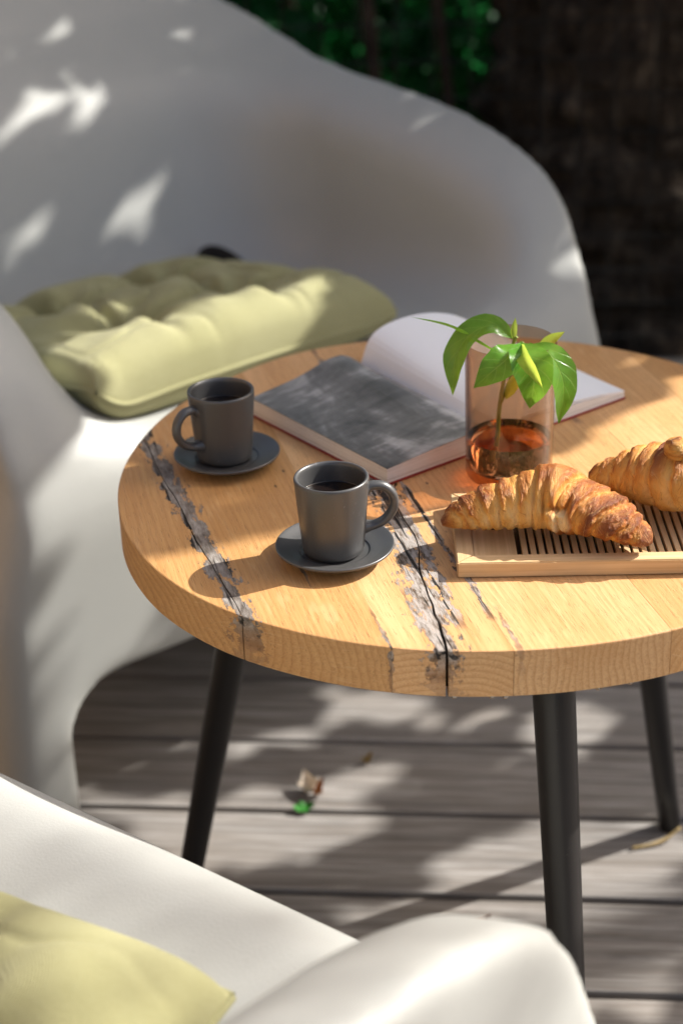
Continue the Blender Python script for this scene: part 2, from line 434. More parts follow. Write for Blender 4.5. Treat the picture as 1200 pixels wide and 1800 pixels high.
# ------------------------------------------------------------------ cushions
def cushion(name, chair, rot, label, cx, cy, seed, lift, half=.205, puff=1.0):
    n = 120
    g = np.linspace(-1, 1, n); U, Vv = np.meshgrid(g, g, indexing='ij')
    def shape(U, Vv, sgn):
        e = np.maximum(np.abs(U), np.abs(Vv)); 
        fall = np.clip(1 - np.abs(U) ** 3.2, 0, 1) ** .55 * np.clip(1 - np.abs(Vv) ** 3.2, 0, 1) ** .55
        t = .058 * np.clip(1 - np.abs(U) ** 5, 0, 1) ** .42 * np.clip(1 - np.abs(Vv) ** 5, 0, 1) ** .42
        if sgn > 0:
            for tx in (-.36, .36):
                for ty in (-.36, .36):
                    d = np.hypot(U - tx, Vv - ty); t -= .034 * np.exp(-(d / .11) ** 2) + .022 * np.exp(-(d / .27) ** 2)
                    an = np.arctan2(Vv - ty, U - tx)
                    t -= .0075 * np.exp(-(d / .34) ** 2) * np.cos(an * 6 + seed + 1.5 * vnoise(U * 2 + tx * 9, Vv * 2, seed)) * (1 - np.exp(-(d / .07) ** 2))
            # gathers between the tufts
            for tx in (-.36, .36): t -= .015 * np.exp(-((U - tx - .03 * np.sin(4 * Vv + seed)) / .05) ** 2) * np.exp(-(np.abs(Vv) / .8) ** 6)
            for ty in (-.36, .36): t -= .015 * np.exp(-((Vv - ty - .03 * np.sin(4 * U + seed)) / .05) ** 2) * np.exp(-(np.abs(U) / .8) ** 6)
            t += .0060 * vnoise(U * 3 + seed, Vv * 3, seed) * fall - .0040 * np.exp(-(vnoise(U * 4.5 + seed * 2, Vv * 4.5, seed + 3) / .10) ** 2) * fall + .002 * vnoise(U * 8 + seed, Vv * 8, seed) * fall
            # corner puckers
            cr = np.abs(U * Vv) ** 3
            t += cr * .006 * np.sin(9 * (np.abs(U) - np.abs(Vv)) + seed)
        else: t *= .50
        return t * puff
    # slightly bowed outline with pinched corners
    bow = .028
    X = half * (U * (1 - bow * (1 - Vv ** 2) * .8) ); Y = half * (Vv * (1 - bow * (1 - U ** 2) * .8))
    Zt = shape(U, Vv, 1); Zb = -shape(U, Vv, -1)
    cr_, sr_ = math.cos(rot), math.sin(rot)
    def place(X, Y, Z):
        lx = cx + cr_ * X - sr_ * Y; ly = cy + sr_ * X + cr_ * Y
        base = seat_z(ly) + .024
        # ride up on the backrest and side walls
        base = base + lift * np.clip((ly - .40) / .1, 0, 1.5) ** 2 * .03 + .05 * np.clip((np.abs(lx) - .24) / .07, 0, 1.2) ** 2
        base = base - .010 * np.clip((.03 - ly) / .06, 0, 2)
        return np.stack([lx, ly, base + Z], -1)
    top = place(X, Y, Zt + .004).reshape(-1, 3); bot = place(X, Y, Zb - .001).reshape(-1, 3)
    v = np.concatenate([top, bot]); f = []
    id0 = lambda i, j: i * n + j
    for i in range(n - 1):
        for j in range(n - 1):
            f.append((id0(i, j), id0(i + 1, j), id0(i + 1, j + 1), id0(i, j + 1)))
            o = n * n
            f.append((o + id0(i, j), o + id0(i, j + 1), o + id0(i + 1, j + 1), o + id0(i + 1, j)))
    per = [(i, 0) for i in range(n)] + [(n - 1, j) for j in range(1, n)] + [(i, n - 1) for i in range(n - 2, -1, -1)] + [(0, j) for j in range(n - 2, 0, -1)]
    o = n * n
    for k in range(len(per)):
        a = id0(*per[k]); b = id0(*per[(k + 1) % len(per)])
        f.append((b, a, o + a, o + b))
    root = empty(name); root.location = chair.location; root.rotation_euler = chair.rotation_euler
    tag(root, label, 'cushion', 'tufted olive seat cushions')
    link('cushion_cover', mesh_from('cushion_cover', v, f), M_FABRIC, root, True)
    # piping round the seam
    pp = [(top[id0(*p)] + bot[id0(*p)]) / 2 for p in per[::3]]; pp.append(pp[0])
    pv, pf = tube(pp, .0028, 6, cap=False); link('piping', mesh_from('piping', pv, pf), M_FABRIC, root, True)
    for tx in (-.36, .36):
        for ty in (-.36, .36):
            p = place(np.array(half * tx), np.array(half * ty), shape(np.array(tx), np.array(ty), 1) + .006)
            bv, bf = lathe([(.0001, .003), (.004, .0026), (.007, .0008), (.0075, -.003)], 12, p)
            link('tuft_button', mesh_from('tuft_button', bv, bf), M_FABRIC, root, True)
    return root
cus_far = cushion('seat_cushion', chair_far, R(3), 'olive tufted seat cushion lying in the far white armchair', -.088, .232, 1.3, 1.8, .207, 1.22)
cus_near = cushion('seat_cushion', chair_near, R(7), 'olive seat cushion in the cropped armchair at the bottom corner', -.036, .322, 4.1, .6, .205, .95)

# ------------------------------------------------------------------ round table
RIM = [(-171.8, .2962), (-166.5, .2974), (-160, .2991), (-154, .3002), (-146.5, .3029), (-138.7, .3034), (-131, .3040), (-121, .3022), (-112.7, .3014), (-105, .3004), (-99.6, .2995),
       (-89.8, .2975), (-80, .2970), (-68.9, .2977), (-50, .2975), (-25, .297), (0, .2955), (25, .294), (44.3, .2932), (52.6, .2945), (58.5, .2958), (63.6, .2961), (85, .299), (107, .3052), (116, .3085), (123, .3075), (129, .303), (140, .298), (153.9, .2955), (166, .2932), (176, .2946)]
ra = np.array([a for a, _ in RIM]); rv = np.array([b for _, b in RIM])
def rim_r(deg):
    out = 0
    for w, d in ((.25, -5), (.5, 0), (.25, 5)):
        q = (deg + d + 180) % 360 - 180
        out = out + w * np.interp(q, np.concatenate([ra - 360, ra, ra + 360]), np.concatenate([rv, rv, rv]))
    return out
TH = np.linspace(-180, 180, 1441)[:-1]; RR = rim_r(TH)
RX = RR * np.cos(np.radians(TH)); RY = RR * np.sin(np.radians(TH))
RS = RX * PD[0] + RY * PD[1]; RT = RX * PE[0] + RY * PE[1]
def chord(t):
    # smallest and largest s where the rim crosses this t
    d = RT - t; cr = np.where((d < 0) != (np.roll(d, -1) < 0))[0]
    s = []
    for i in cr:
        j = (i + 1) % len(RT); w = d[i] / (d[i] - d[j]); s.append(RS[i] + w * (RS[j] - RS[i]))
    return (min(s), max(s)) if s else None
def wig(s, k, amp): return amp * (1.5 * vnoise(s * 17 + k * 9, np.full_like(s, k)) + .3 * vnoise(s * 75 + k, np.full_like(s, k + 3.3)))
# borders between staves: (t at s=0, slope, gap, wobble)
BORD = [(-.250, .069, .0009, .0014), (-.1475, 0, .0002, 0), (-.075, -.137, .0015, .0026), (-.0695, 0, .0003, 0), (.042, 0, .0003, 0), (.128, 0, .0003, 0), (.214, 0, .0003, 0)]
def bline(b, s, k, side):
    t0, sl_, gap, w = b
    s = np.asarray(s, float)
    t = t0 + sl_ * s
    if w:
        if k == 2:   # the long split: starts at the book, opens toward the rim
            t = np.where(s < .02, -.0745 - 0.02 * s, t)
            t = t + wig(s, k, w) * np.clip((s - .0) / .05, 0.1, 1)
            gap = gap * np.clip((s - .0) / .1, .06, 1.0) * (1 + .5 * vnoise(s * 40, s * 0 + 5))
            t = np.minimum(t, -.0712)
        else:
            t = t + wig(s, k, w); gap = gap * (1 + .6 * vnoise(s * 40, s * 0 + 2))
    return t + side * gap / 2
table = empty('round_table', (0, 0, 0))
tag(table, 'round oak side table with grey split cracks and three black tapered legs', 'table')
oak_par = [(-.36, .47, .84, 1.0), (-.36, .505, .88, .8), (-.115, .435, 1.06, -.3), (-.10, .455, .98, .1), (.10, .512, 1.02, -.2), (.17, .44, .93, .4), (.05, .50, 1.05, -.1), (.24, .45, .95, .3)]
for i in range(8):
    lo = BORD[i - 1] if i > 0 else None; hi = BORD[i] if i < 7 else None
    def side_pts(b, k, sd):
        # walk along this border between the rim crossings
        S = np.linspace(-.31, .31, 500); Tt = bline(b, S, k, sd)
        rad = np.hypot(S, Tt); an = np.degrees(np.arctan2(S * PD[1] + Tt * PE[1], S * PD[0] + Tt * PE[0]))
        ok = rad < rim_r(an); S = S[ok]; Tt = Tt[ok]
        if b[3] == 0: S = S[[0, -1]]; Tt = Tt[[0, -1]]
        c0, c1 = chord(float(Tt[0])), chord(float(Tt[-1]))
        S = np.concatenate([[c0[0]], S, [c1[1]]]); Tt = np.concatenate([[Tt[0]], Tt, [Tt[-1]]])
        return list(zip(S, Tt))
    P = side_pts(lo, i - 1, 1) if lo else None
    Q = side_pts(hi, i, -1) if hi else None
    t_lo0 = P[0][1] if P else RT.min(); t_lo1 = P[-1][1] if P else RT.min(); t_hi0 = Q[0][1] if Q else RT.max(); t_hi1 = Q[-1][1] if Q else RT.max()
    out = []
    if P: out += P                                            # up the low-t border to s max
    arc = [(s, t) for s, t in zip(RS, RT) if s > -.02 * 0 + (0 if True else 0) and t_lo1 < t < t_hi1 and s > (0 if abs(t) < .27 else -9)]
    if P and Q:
        arc.sort(key=lambda p: p[1]); out += arc; out += Q[::-1]
        arc2 = sorted([(s, t) for s, t in zip(RS, RT) if s < 0 and t_lo0 < t < t_hi0], key=lambda p: -p[1]); out += arc2
    else:
        # end staves: rim arc from the border round the outside
        if P is None:
            arcp = [(s, t) for s, t in zip(RS, RT) if t < np.interp(s, [q[0] for q in Q], [q[1] for q in Q])]
            out = Q[::-1] + sorted(arcp, key=lambda p: p[0])
        else:
            arcp = [(s, t) for s, t in zip(RS, RT) if t > np.interp(s, [q[0] for q in P], [q[1] for q in P])]
            out = P + sorted(arcp, key=lambda p: -p[0])
    # drop near duplicates
    cl = []
    for p in out:
        if not cl or math.hypot(p[0] - cl[-1][0], p[1] - cl[-1][1]) > 2.5e-4: cl.append(p)
    if math.hypot(cl[0][0] - cl[-1][0], cl[0][1] - cl[-1][1]) < 2.5e-4: cl.pop()
    xy = [(s * PD[0] + t * PE[0], s * PD[1] + t * PE[1]) for s, t in cl]
    dz = random.uniform(-.00012, .00012)
    bev = .0011
    # shrink copy for the eased top and bottom arris (towards the stave centroid along the rim radius only)
    def ring(z, k):
        o = []
        for x, y in xy:
            r = math.hypot(x, y); lim = float(rim_r(math.degrees(math.atan2(y, x)))) - k
            q = min(1.0, lim / r) if r > 0 else 1
            o.append((x * q, y * q, z))
        return o
    rings = [ring(T_Z - T_TH, bev * .8), ring(T_Z - T_TH + bev * .8, 0), ring(T_Z - bev + dz, 0), ring(T_Z - bev * .3 + dz, bev * .3), ring(T_Z + dz, bev)]
    n = len(xy); v = [p for rg in rings for p in rg]; f = []
    for a in range(len(rings) - 1):
        for k in range(n): f.append((a * n + k, a * n + (k + 1) % n, (a + 1) * n + (k + 1) % n, (a + 1) * n + k))
    f.append(tuple((len(rings) - 1) * n + k for k in range(n))); f.append(tuple(range(n - 1, -1, -1)))
    bm = bmesh.new(); bv = [bm.verts.new(p) for p in v]
    for q in f: bm.faces.new([bv[j] for j in q])
    bmesh.ops.triangulate(bm, faces=[x for x in bm.faces if len(x.verts) > 4])
    par = oak_par[i]
    obj_bm('plank', bm, mat_oak(i, *par), table)
for k in (0, 2):                                              # dark wood deep inside the two splits
    S = np.linspace(-.295 if k == 0 else -.02, .295, 120); Tt = bline(BORD[k], S, k, 0)
    an = np.degrees(np.arctan2(S * PD[1] + Tt * PE[1], S * PD[0] + Tt * PE[0])); ok = np.hypot(S, Tt) < rim_r(an) - .003
    S, Tt = S[ok], Tt[ok]; v = []; f = []
    for s, t in zip(S, Tt):
        for dt, z in ((-.003, T_Z - .007), (.003, T_Z - .007), (.003, T_Z - .03), (-.003, T_Z - .03)):
            v.append((s * PD[0] + (t + dt) * PE[0], s * PD[1] + (t + dt) * PE[1], z))
    for a in range(len(S) - 1):
        for q in range(4): f.append((4 * a + q, 4 * a + (q + 1) % 4, 4 * a + 4 + (q + 1) % 4, 4 * a + 4 + q))
    link('split_core', mesh_from('split_core', v, f), M_FILL, table)
pv, pf = lathe([(.0001, T_Z - T_TH - .0065), (.215, T_Z - T_TH - .0065), (.216, T_Z - T_TH - .006), (.216, T_Z - T_TH - .0006), (.0001, T_Z - T_TH - .0006)], 72)
link('steel_plate', mesh_from('steel_plate', pv, pf), M_METAL, table)
LEG_PHI = -1.373; LR0, LR1 = .1926, .3005
for k in (-1, 0, 1):
    a = LEG_PHI + k * 2 * math.pi / 3
    ca, sa = math.cos(a), math.sin(a)
    top = np.array([LR0 * ca, LR0 * sa, T_Z - T_TH - .004]); bot = np.array([LR1 * ca, LR1 * sa, .0045])
    pts = [top + (bot - top) * t for t in np.linspace(0, 1, 9)]
    rr = [.0168 - .0052 * t for t in np.linspace(0, 1, 9)]
    v, f = tube(pts, rr, 28); leg = link('leg', mesh_from('leg', v, f), M_METAL, table, True)
    v, f = lathe([(.0001, 0), (.0105, 0), (.0112, .0015), (.0112, .0075), (.0001, .0075)], 20, (bot[0], bot[1], .0004))
    link('foot', mesh_from('foot', v, f), M_METAL, leg)
# water drops hanging under the rim
Nw = NT('water_drop'); Nw.set((1, 1, 1), .02, Transmission_Weight=1.0, IOR=1.33)
for deg in (-98.0, -93.0, -91.2, -78.5, -74.0):
    r = float(rim_r(deg)) - .004; s = random.uniform(.0022, .0036)
    v, f = lathe([(.0001, -s * 1.2), (s * .6, -s * 1.0), (s, -s * .45), (s * 1.05, 0), (.0001, .0003)], 14, (r * math.cos(R(deg)), r * math.sin(R(deg)), T_Z - T_TH))
    link('water_drop', mesh_from('water_drop', v, f), Nw.m, table, True)

# ------------------------------------------------------------------ cups and saucers
def spline_profile(P, per=6): 
    q = catmull([(a, b, 0) for a, b in P], per); return [(max(float(a), .0001), float(b)) for a, b, _ in q]
def make_cup(name, loc, ang, label):
    root = empty(name, loc, ang); tag(root, label, 'cup', 'charcoal coffee cups')
    prof = [(.0001, .0), (.0185, .0), (.0212, .0006), (.0228, .0028)]
    prof += [(.0228 + (.0275 - .0228) * t ** .9, .0028 + (.0585 - .0028) * t) for t in np.linspace(.06, 1, 12)]
    prof += [(.02755, .0598), (.0272, .0607), (.0264, .0611), (.0254, .0608), (.0247, .0598), (.0243, .058)]
    prof += [(.0243 - .0033 * t, .058 - .053 * t) for t in np.linspace(.1, 1, 8)] + [(.017, .0035), (.0001, .0032)]
    v, f = lathe(prof, 96); link('cup_body', mesh_from('cup_body', v, f), M_CERAMIC, root, True)
    # ear handle, rounded strap
    hp = catmull([(.0240, 0, .0485), (.0300, 0, .0512), (.0385, 0, .0500), (.0447, 0, .0430), (.0455, 0, .0335), (.0405, 0, .0245), (.0325, 0, .0195), (.0222, 0, .0180)], 10)
    n = len(hp); t = np.linspace(0, 1, n); rad = .00365 + .0019 * np.exp(-(t / .07) ** 2) + .0021 * np.exp(-((1 - t) / .07) ** 2)
    v, f = tube(hp, list(rad), 16, flat=(1.18, .95)); link('handle', mesh_from('handle', v, f), M_CERAMIC, root, True)
    v, f = lathe([(.0001, .0455), (.0215, .0455), (.0232, .0456), (.02365, .0462)], 64); cf = link('coffee', mesh_from('coffee', v, f), M_COFFEE, root, True)
    cf['label'] = 'black coffee filling the cup'
    return root
def make_saucer(name, loc, label):
    prof = spline_profile([(.0, .0008), (.020, .0008), (.0255, .0), (.028, .0012), (.036, .0048), (.0425, .0082), (.0442, .0098), (.0440, .0110), (.0425, .0110), (.035, .0082), (.0265, .0060), (.0235, .0048), (.0, .0046)], 5)
    v, f = lathe(prof, 96); o = link(name, mesh_from(name, v, f), M_CERAMIC, None, True); o.location = loc
    tag(o, label, 'saucer', 'charcoal saucers'); return o
C1 = (-.1195, -.1545); C2 = (-.2075, .0175)
make_saucer('saucer', (C1[0], C1[1], T_Z + .0005), 'charcoal saucer in sunlight under the front coffee cup')
make_saucer('saucer', (C2[0], C2[1], T_Z + .0005), 'charcoal saucer in shade under the coffee cup beside the book')
make_cup('coffee_cup', (C1[0] - .001, C1[1] - .001, T_Z + .0057), R(5), 'charcoal coffee cup in sunlight, handle pointing to the bamboo tray')
make_cup('coffee_cup', (C2[0] - .002, C2[1], T_Z + .0057), R(-141), 'charcoal coffee cup in shade next to the open book')

# ------------------------------------------------------------------ bamboo tray
BR = R(-1.6); BO = (-.0315, -.1950)
tray = empty('bamboo_tray', (BO[0], BO[1], T_Z + .0004), BR); tag(tray, 'slotted bamboo serving tray under the croissants', 'tray')
BL, BW, BH = .260, .116, .0120
bw = .0125
def bp(name, x0, x1, y0, y1, z0, z1, mat, bev=.0007): return obj_bm(name, box_bm(x0, x1, y0, y1, z0, z1, bev), mat, tray)
# mitred frame rails
def rail(p, mat):
    bm = bmesh.new(); lo = [bm.verts.new((x, y, 0)) for x, y in p]; hi = [bm.verts.new((x, y, BH)) for x, y in p]
    bm.faces.new(lo[::-1]); bm.faces.new(hi)
    for k in range(4): bm.faces.new((lo[k], lo[(k + 1) % 4], hi[(k + 1) % 4], hi[k]))
    bmesh.ops.bevel(bm, geom=list(bm.edges), offset=.0007, segments=2, affect='EDGES')
    obj_bm('rail', bm, mat, tray)
g_ = .0001
rail([(g_, 0), (BL - g_, 0), (BL - bw - g_, bw), (bw + g_, bw)], M_BAM); rail([(bw + g_, BW - bw), (BL - bw - g_, BW - bw), (BL - g_, BW), (g_, BW)], M_BAM)
rail([(0, g_), (bw, bw + g_), (bw, BW - bw - g_), (0, BW - g_)], M_BAMY); rail([(BL - bw, bw + g_), (BL, g_), (BL, BW - g_), (BL - bw, BW - bw - g_)], M_BAMY)
pz = BH - .0022
bp('end_panel', bw + .0002, .0445, bw + .0002, BW - bw - .0002, .004, pz, M_BAMY)
bm = bmesh.new(); bmesh.ops.create_cone(bm, cap_ends=True, segments=24, radius1=.006, radius2=.006, depth=.0012)
ho = obj_bm('finger_hole', bm, M_TRAY, tray); ho.location = (.030, .062, pz)
sx = .0485; pitch = .0062; k = 0
while sx + .004 < BL - bw - .03:
    bp('slat', sx, sx + .0040, bw + .0002, BW - bw - .0002, .0045, pz, M_BAMY, .0004); sx += pitch; k += 1
bp('end_panel', sx, BL - bw - .0002, bw + .0002, BW - bw - .0002, .004, pz, M_BAMY)
bp('drip_tray', bw + .0005, BL - bw - .0005, bw + .0005, BW - bw - .0005, .0006, .0032, M_TRAY, .0003)

# ------------------------------------------------------------------ croissants
def mat_crust():
    N = NT('croissant_crust'); at = N.n('Attribute'); at.attribute_name = 'crust'; base = at.outputs['Color']
    uv = N.n('UVMap'); uv.uv_map = 'roll'
    su, tv, _ = N.sep(uv.outputs[0])
    wv = N.noise(N.comb(N.math('MULTIPLY', su, 9), N.math('MULTIPLY', tv, 4.0), 7.0), 1.0, 2)
    v1 = N.comb(N.math('ADD', N.math('MULTIPLY', su, 110), N.math('MULTIPLY', wv, 14.0)), N.math('MULTIPLY', tv, 6.5), 0.0)
    fl = N.noise(v1, 1.0, 6, .68, .5)
    v2 = N.comb(N.math('MULTIPLY', su, 26), N.math('MULTIPLY', tv, 13.0), 3.0)
    bl = N.noise(v2, 1.0, 6, .7)
    c = N.coord(); gr = N.noise(c, 900, 3, .6); mid = N.noise(c, 130, 5, .65)
    cc = N.mix(N.ramp(fl, [(.42, 0.0), (.30, .0), (.52, .0), (.66, .5)]), base, (.74, .43, .15))
    cc = N.mix(N.ramp(fl, [(.30, .75), (.44, 0.0)]), cc, (.28, .085, .018))
    cc = N.mix(N.ramp(bl, [(.58, 0.0), (.72, .4)]), cc, (.32, .11, .026))
    cc = N.mix(N.ramp(mid, [(.58, 0.0), (.72, .3)]), cc, (.76, .48, .20))
    h = N.math('ADD', N.math('ADD', N.math('MULTIPLY', fl, 1.0), N.math('MULTIPLY', bl, .6)), N.math('ADD', N.math('MULTIPLY', gr, .12), N.math('MULTIPLY', mid, .35)))
    return N.set(cc, N.ramp(bl, [(.35, .36), (.65, .58)]), N.bump(h, 1.0, .0015), spec=.3, Subsurface_Weight=.12, Subsurface_Radius=(.006, .003, .001), Subsurface_Scale=.5)
M_CRUST = mat_crust()

def croissant(name, spine, rad, edges, step, seed, pale=None, flat=.80, dark_bias=0.0, ns=420, nt=150, tilt=.03, fold=None, parent=None):
    cp = catmull(spine, 40)
    seg = np.r_[0, np.cumsum(np.linalg.norm(np.diff(cp, axis=0), axis=1))]; seg /= seg[-1]
    s = np.linspace(0, 1, ns); s = .5 - .5 * np.cos(np.pi * s) * .35 - (.5 - s) * .65
    C = np.stack([np.interp(s, seg, cp[:, k]) for k in range(3)], 1)
    Tn = np.gradient(C, axis=0); Tn /= np.linalg.norm(Tn, axis=1)[:, None]
    up = np.array([0, 0, 1.0]); Sd = np.cross(Tn, up); Sd /= np.linalg.norm(Sd, axis=1)[:, None]; Up = np.cross(Sd, Tn)
    th = np.linspace(0, 2 * np.pi, nt, endpoint=False)
    S, TH_ = np.meshgrid(s, th, indexing='ij')
    rs = [a for a, _ in rad]; rvv = [b for _, b in rad]
    from_pts = catmull([(a, b, 0) for a, b in rad], 20)
    base = np.interp(S, from_pts[:, 0], np.maximum(from_pts[:, 1], .0004))
    L = np.linalg.norm(np.diff(cp, axis=0), axis=1).sum()
    disp = np.zeros_like(S); brown = np.full_like(S, .54); groove = np.zeros_like(S)
    for j, (e, sg, hgt) in enumerate(edges):
        # sg +1: the wrap lies on the high-s side of this edge (left half); -1: on the low-s side
        off = tilt * np.sin(TH_ + j * .9 + seed) * (1 if sg > 0 else -1) + .010 * vnoise(np.cos(TH_) * 1.5 + j * 5 + seed, np.sin(TH_) * 1.5, j) + .006 * vnoise(np.cos(TH_) * 6 + j, np.sin(TH_) * 6, seed + j)
        d = (S - (e + off)) * sg * L                        # metres inside the wrap
        up_ = 1 / (1 + np.exp(-d / .00035))
        disp += step * hgt * up_ * np.exp(-np.maximum(d, 0) / .011)
        disp -= step * hgt * .45 * np.exp(-((d + .0012) / .0014) ** 2)
        brown += .55 * up_ * np.exp(-np.maximum(d - .001, 0) / .0045) * (.5 + .5 * vnoise(np.cos(TH_) * 3 + j * 3, np.sin(TH_) * 3, seed + 2 * j))
        brown -= .33 * np.exp(-((d + .003) / .003) ** 2)
        groove += np.exp(-((d + .0008) / .0008) ** 2)
    low = vnoise(S * 7 + seed, np.cos(TH_) * 1.3 + 4, np.sin(TH_) * 1.3 + seed)
    md = vnoise(S * 34 + seed, np.cos(TH_) * 2.5, np.sin(TH_) * 2.5 + seed)
    fn = vnoise(S * 150 + 3 * vnoise(S * 20, np.cos(TH_) * 4, np.sin(TH_) * 4), np.cos(TH_) * 3.0, np.sin(TH_) * 3.0 + seed)
    fn2 = vnoise(S * 300, np.cos(TH_) * 7.0, np.sin(TH_) * 7.0 + seed)
    rr = base * (1 + .08 * low) + (disp + .0009 * md + .00035 * fn + .0003 * fn2) * np.clip(base / .012, .15, 1)
    if fold is not None:
        for fs, ft, ws, wt, amp in fold:
            dth = (TH_ - ft + np.pi) % (2 * np.pi) - np.pi
            rr = rr + amp * np.exp(-((S - fs) / ws) ** 2 - (dth / wt) ** 2)
            brown = brown - 18 * amp * np.exp(-((S - fs) / ws) ** 2 - (dth / wt) ** 2) * 2
    # theta: 0 = side, pi/2 = up
    cx_, sz_ = np.cos(TH_), np.sin(TH_)
    zz = np.where(sz_ < 0, sz_ * .72, sz_)
    P3 = C[:, None, :] + Sd[:, None, :] * (rr * cx_)[..., None] + Up[:, None, :] * (rr * zz * flat)[..., None]
    brown += .28 * (sz_ > 0) * sz_ ** 2 + .22 * md + .25 * low - .18 * (cx_ ** 2) + dark_bias * np.interp(S, [0, .45, .62, 1], [.1, -.30, .8, 1.2])
    brown = np.clip(brown + .5 * np.exp(-S / .035) + .35 * np.exp(-(1 - S) / .05), 0, 1.25)
    stops = np.array([0, .28, .55, .8, 1.05, 1.25])
    cols = np.array([(.80, .52, .20), (.76, .43, .12), (.67, .32, .068), (.50, .19, .034), (.31, .092, .017), (.19, .05, .012)])
    cc = np.stack([np.interp(brown, stops, cols[:, k]) for k in range(3)], -1)
    if pale is not None:
        for ps, pt, ws, wt in pale:
            dth = (TH_ - pt + np.pi) % (2 * np.pi) - np.pi
            q = ((S - ps) / ws) ** 2 + (dth / wt) ** 2 + .35 * md
            k = np.clip(1.5 - 1.3 * q, 0, 1)[..., None]
            cc = cc * (1 - k) + np.array((.80, .60, .32)) * k
    V = P3.reshape(-1, 3); F = []
    ii = np.arange(ns - 1)[:, None] * nt; jj = np.arange(nt)[None, :]; j2 = (jj + 1) % nt
    F = np.stack([ii + jj, ii + j2, ii + nt + j2, ii + nt + jj], -1).reshape(-1, 4)
    caps = [tuple(range(nt - 1, -1, -1)), tuple((ns - 1) * nt + k for k in range(nt))]
    m = bpy.data.meshes.new(name); m.from_pydata(V.tolist(), [], F.tolist() + caps); m.update()
    ca = m.color_attributes.new('crust', 'FLOAT_COLOR', 'POINT'); ca.data.foreach_set('color', np.concatenate([cc.reshape(-1, 3), np.ones((len(V), 1))], 1).ravel())
    uvl = m.uv_layers.new(name='roll'); lv = np.empty(len(m.loops), int); m.loops.foreach_get('vertex_index', lv)
    uvs = np.stack([np.repeat(s, nt)[lv], (np.abs((np.tile(th, ns)[lv] / np.pi) - 1))], 1)
    uvl.data.foreach_set('uv', uvs.ravel())
    bm = bmesh.new(); bm.from_mesh(m); bmesh.ops.recalc_face_normals(bm, faces=bm.faces); bm.to_mesh(m); bm.free()
    return link(name, m, M_CRUST, parent, True)

BT = T_Z + BH
LED = [(.06, 1, .7), (.135, 1, .8), (.215, 1, .75), (.29, 1, 1.1), (.365, 1, .7), (.43, 1, 1.5)]
RED = [(.60, -1, 1.6), (.69, -1, 1.1), (.77, -1, 1.1), (.845, -1, 1.0), (.91, -1, .8)]
cro = croissant('croissant', [(-.0400, -.1500, BT + .0105), (-.020, -.1465, BT + .0150), (.012, -.1440, BT + .0200), (.042, -.1465, BT + .0235), (.070, -.1610, BT + .0205), (.094, -.1790, BT + .0150), (.108, -.1910, BT + .0095)],
    [(0, .0030), (.05, .0098), (.18, .0178), (.34, .0238), (.48, .0280), (.60, .0272), (.74, .0215), (.88, .0155), (.965, .0100), (1, .0030)],
    LED + RED, .0027, 1.7, pale=[(.605, math.pi * 2 - .10, .062, .52)], dark_bias=.42,
    fold=[(.53, 1.25, .035, .9, .0035), (.485, .45, .012, .5, -.0035), (.62, .55, .010, .35, -.004), (.55, .18, .06, .10, .003), (.56, .38, .06, .10, -.004)])
tag(cro, 'golden croissant with a pale patch lying across the front of the bamboo tray', 'croissant', 'croissants on the tray')
LE2 = [(.06, 1, .9), (.13, 1, 1.1), (.19, 1, 1.4), (.27, 1, 1.2), (.36, 1, 1.2), (.46, 1, 1.0)]
RE2 = [(.66, -1, 1.2), (.75, -1, 1.0), (.85, -1, 1.0), (.93, -1, .8)]
cro2 = croissant('croissant', [(.079, -.0850, BT + .014), (.095, -.0905, BT + .0165), (.116, -.1020, BT + .0220), (.146, -.1235, BT + .0255), (.180, -.1390, BT + .0260), (.212, -.1400, BT + .0180), (.236, -.1320, BT + .010)],
    [(0, .0045), (.045, .0130), (.13, .0170), (.20, .0235), (.34, .0300), (.54, .0325), (.70, .0270), (.85, .0185), (.965, .0110), (1, .0030)],
    LE2 + RE2, .0027, 5.2, dark_bias=.12, fold=[(.20, 1.3, .02, .8, -.003)])
tag(cro2, 'golden croissant with a knobbly top behind the other, cut by the picture edge', 'croissant', 'croissants on the tray')
kn = croissant('rolled_tip', [(.1440, -.1270, BT + .034), (.1395, -.1285, BT + .0470), (.1350, -.1300, BT + .0560), (.1315, -.1310, BT + .0635)], [(0, .018), (.4, .0130), (.7, .0112), (.93, .0072), (1, .0012)], [(.35, -1, 1.0), (.62, -1, .9), (.8, -1, .8)], .0013, 2.2, ns=120, nt=70, dark_bias=.2, flat=1.0, parent=cro2)

# ------------------------------------------------------------------ open book
GD = np.array([.60, -.80]); QD = np.array([.80, .60])          # along the gutter (towards the camera) / towards the white page
GN = np.array([.0215, .0370]); BLEN = .190
book = empty('open_book', (0, 0, 0)); tag(book, 'open book with a dark marbled photo page and an arching white page', 'book')
def mat_page(name, colr):
    N = NT(name); c = N.coord(); n = N.noise(c, 300, 3); return N.set(N.mix(N.ramp(n, [(.3, 0.0), (.7, .12)]), colr, tuple(x * .85 for x in colr)), .55, spec=.35)
def mat_block():
    N = NT('page_edges'); c = N.coord(); z = N.sep(c)[2]
    a = N.noise(N.comb(0.0, 0.0, N.math('MULTIPLY', z, 2600)), 1.0, 3, .7); w = N.noise(c, 60, 3)
    zz = N.math('ADD', z, N.math('MULTIPLY', w, .0006))
    a = N.noise(N.comb(N.math('MULTIPLY', w, 1.0), 0.0, N.math('MULTIPLY', zz, 2300)), 1.0, 3, .7)
    return N.set(N.ramp(a, [(.32, (.36, .34, .32)), (.5, (.70, .685, .665)), (.7, (.80, .79, .775))]), .7, N.bump(a, .3, .0004), spec=.2)
M_PAGE = mat_page('white_page', (.83, .85, .88)); M_BLOCK = mat_block(); M_COVER = simple('red_cover', (.26, .028, .026), .45, .4, 40, .15)
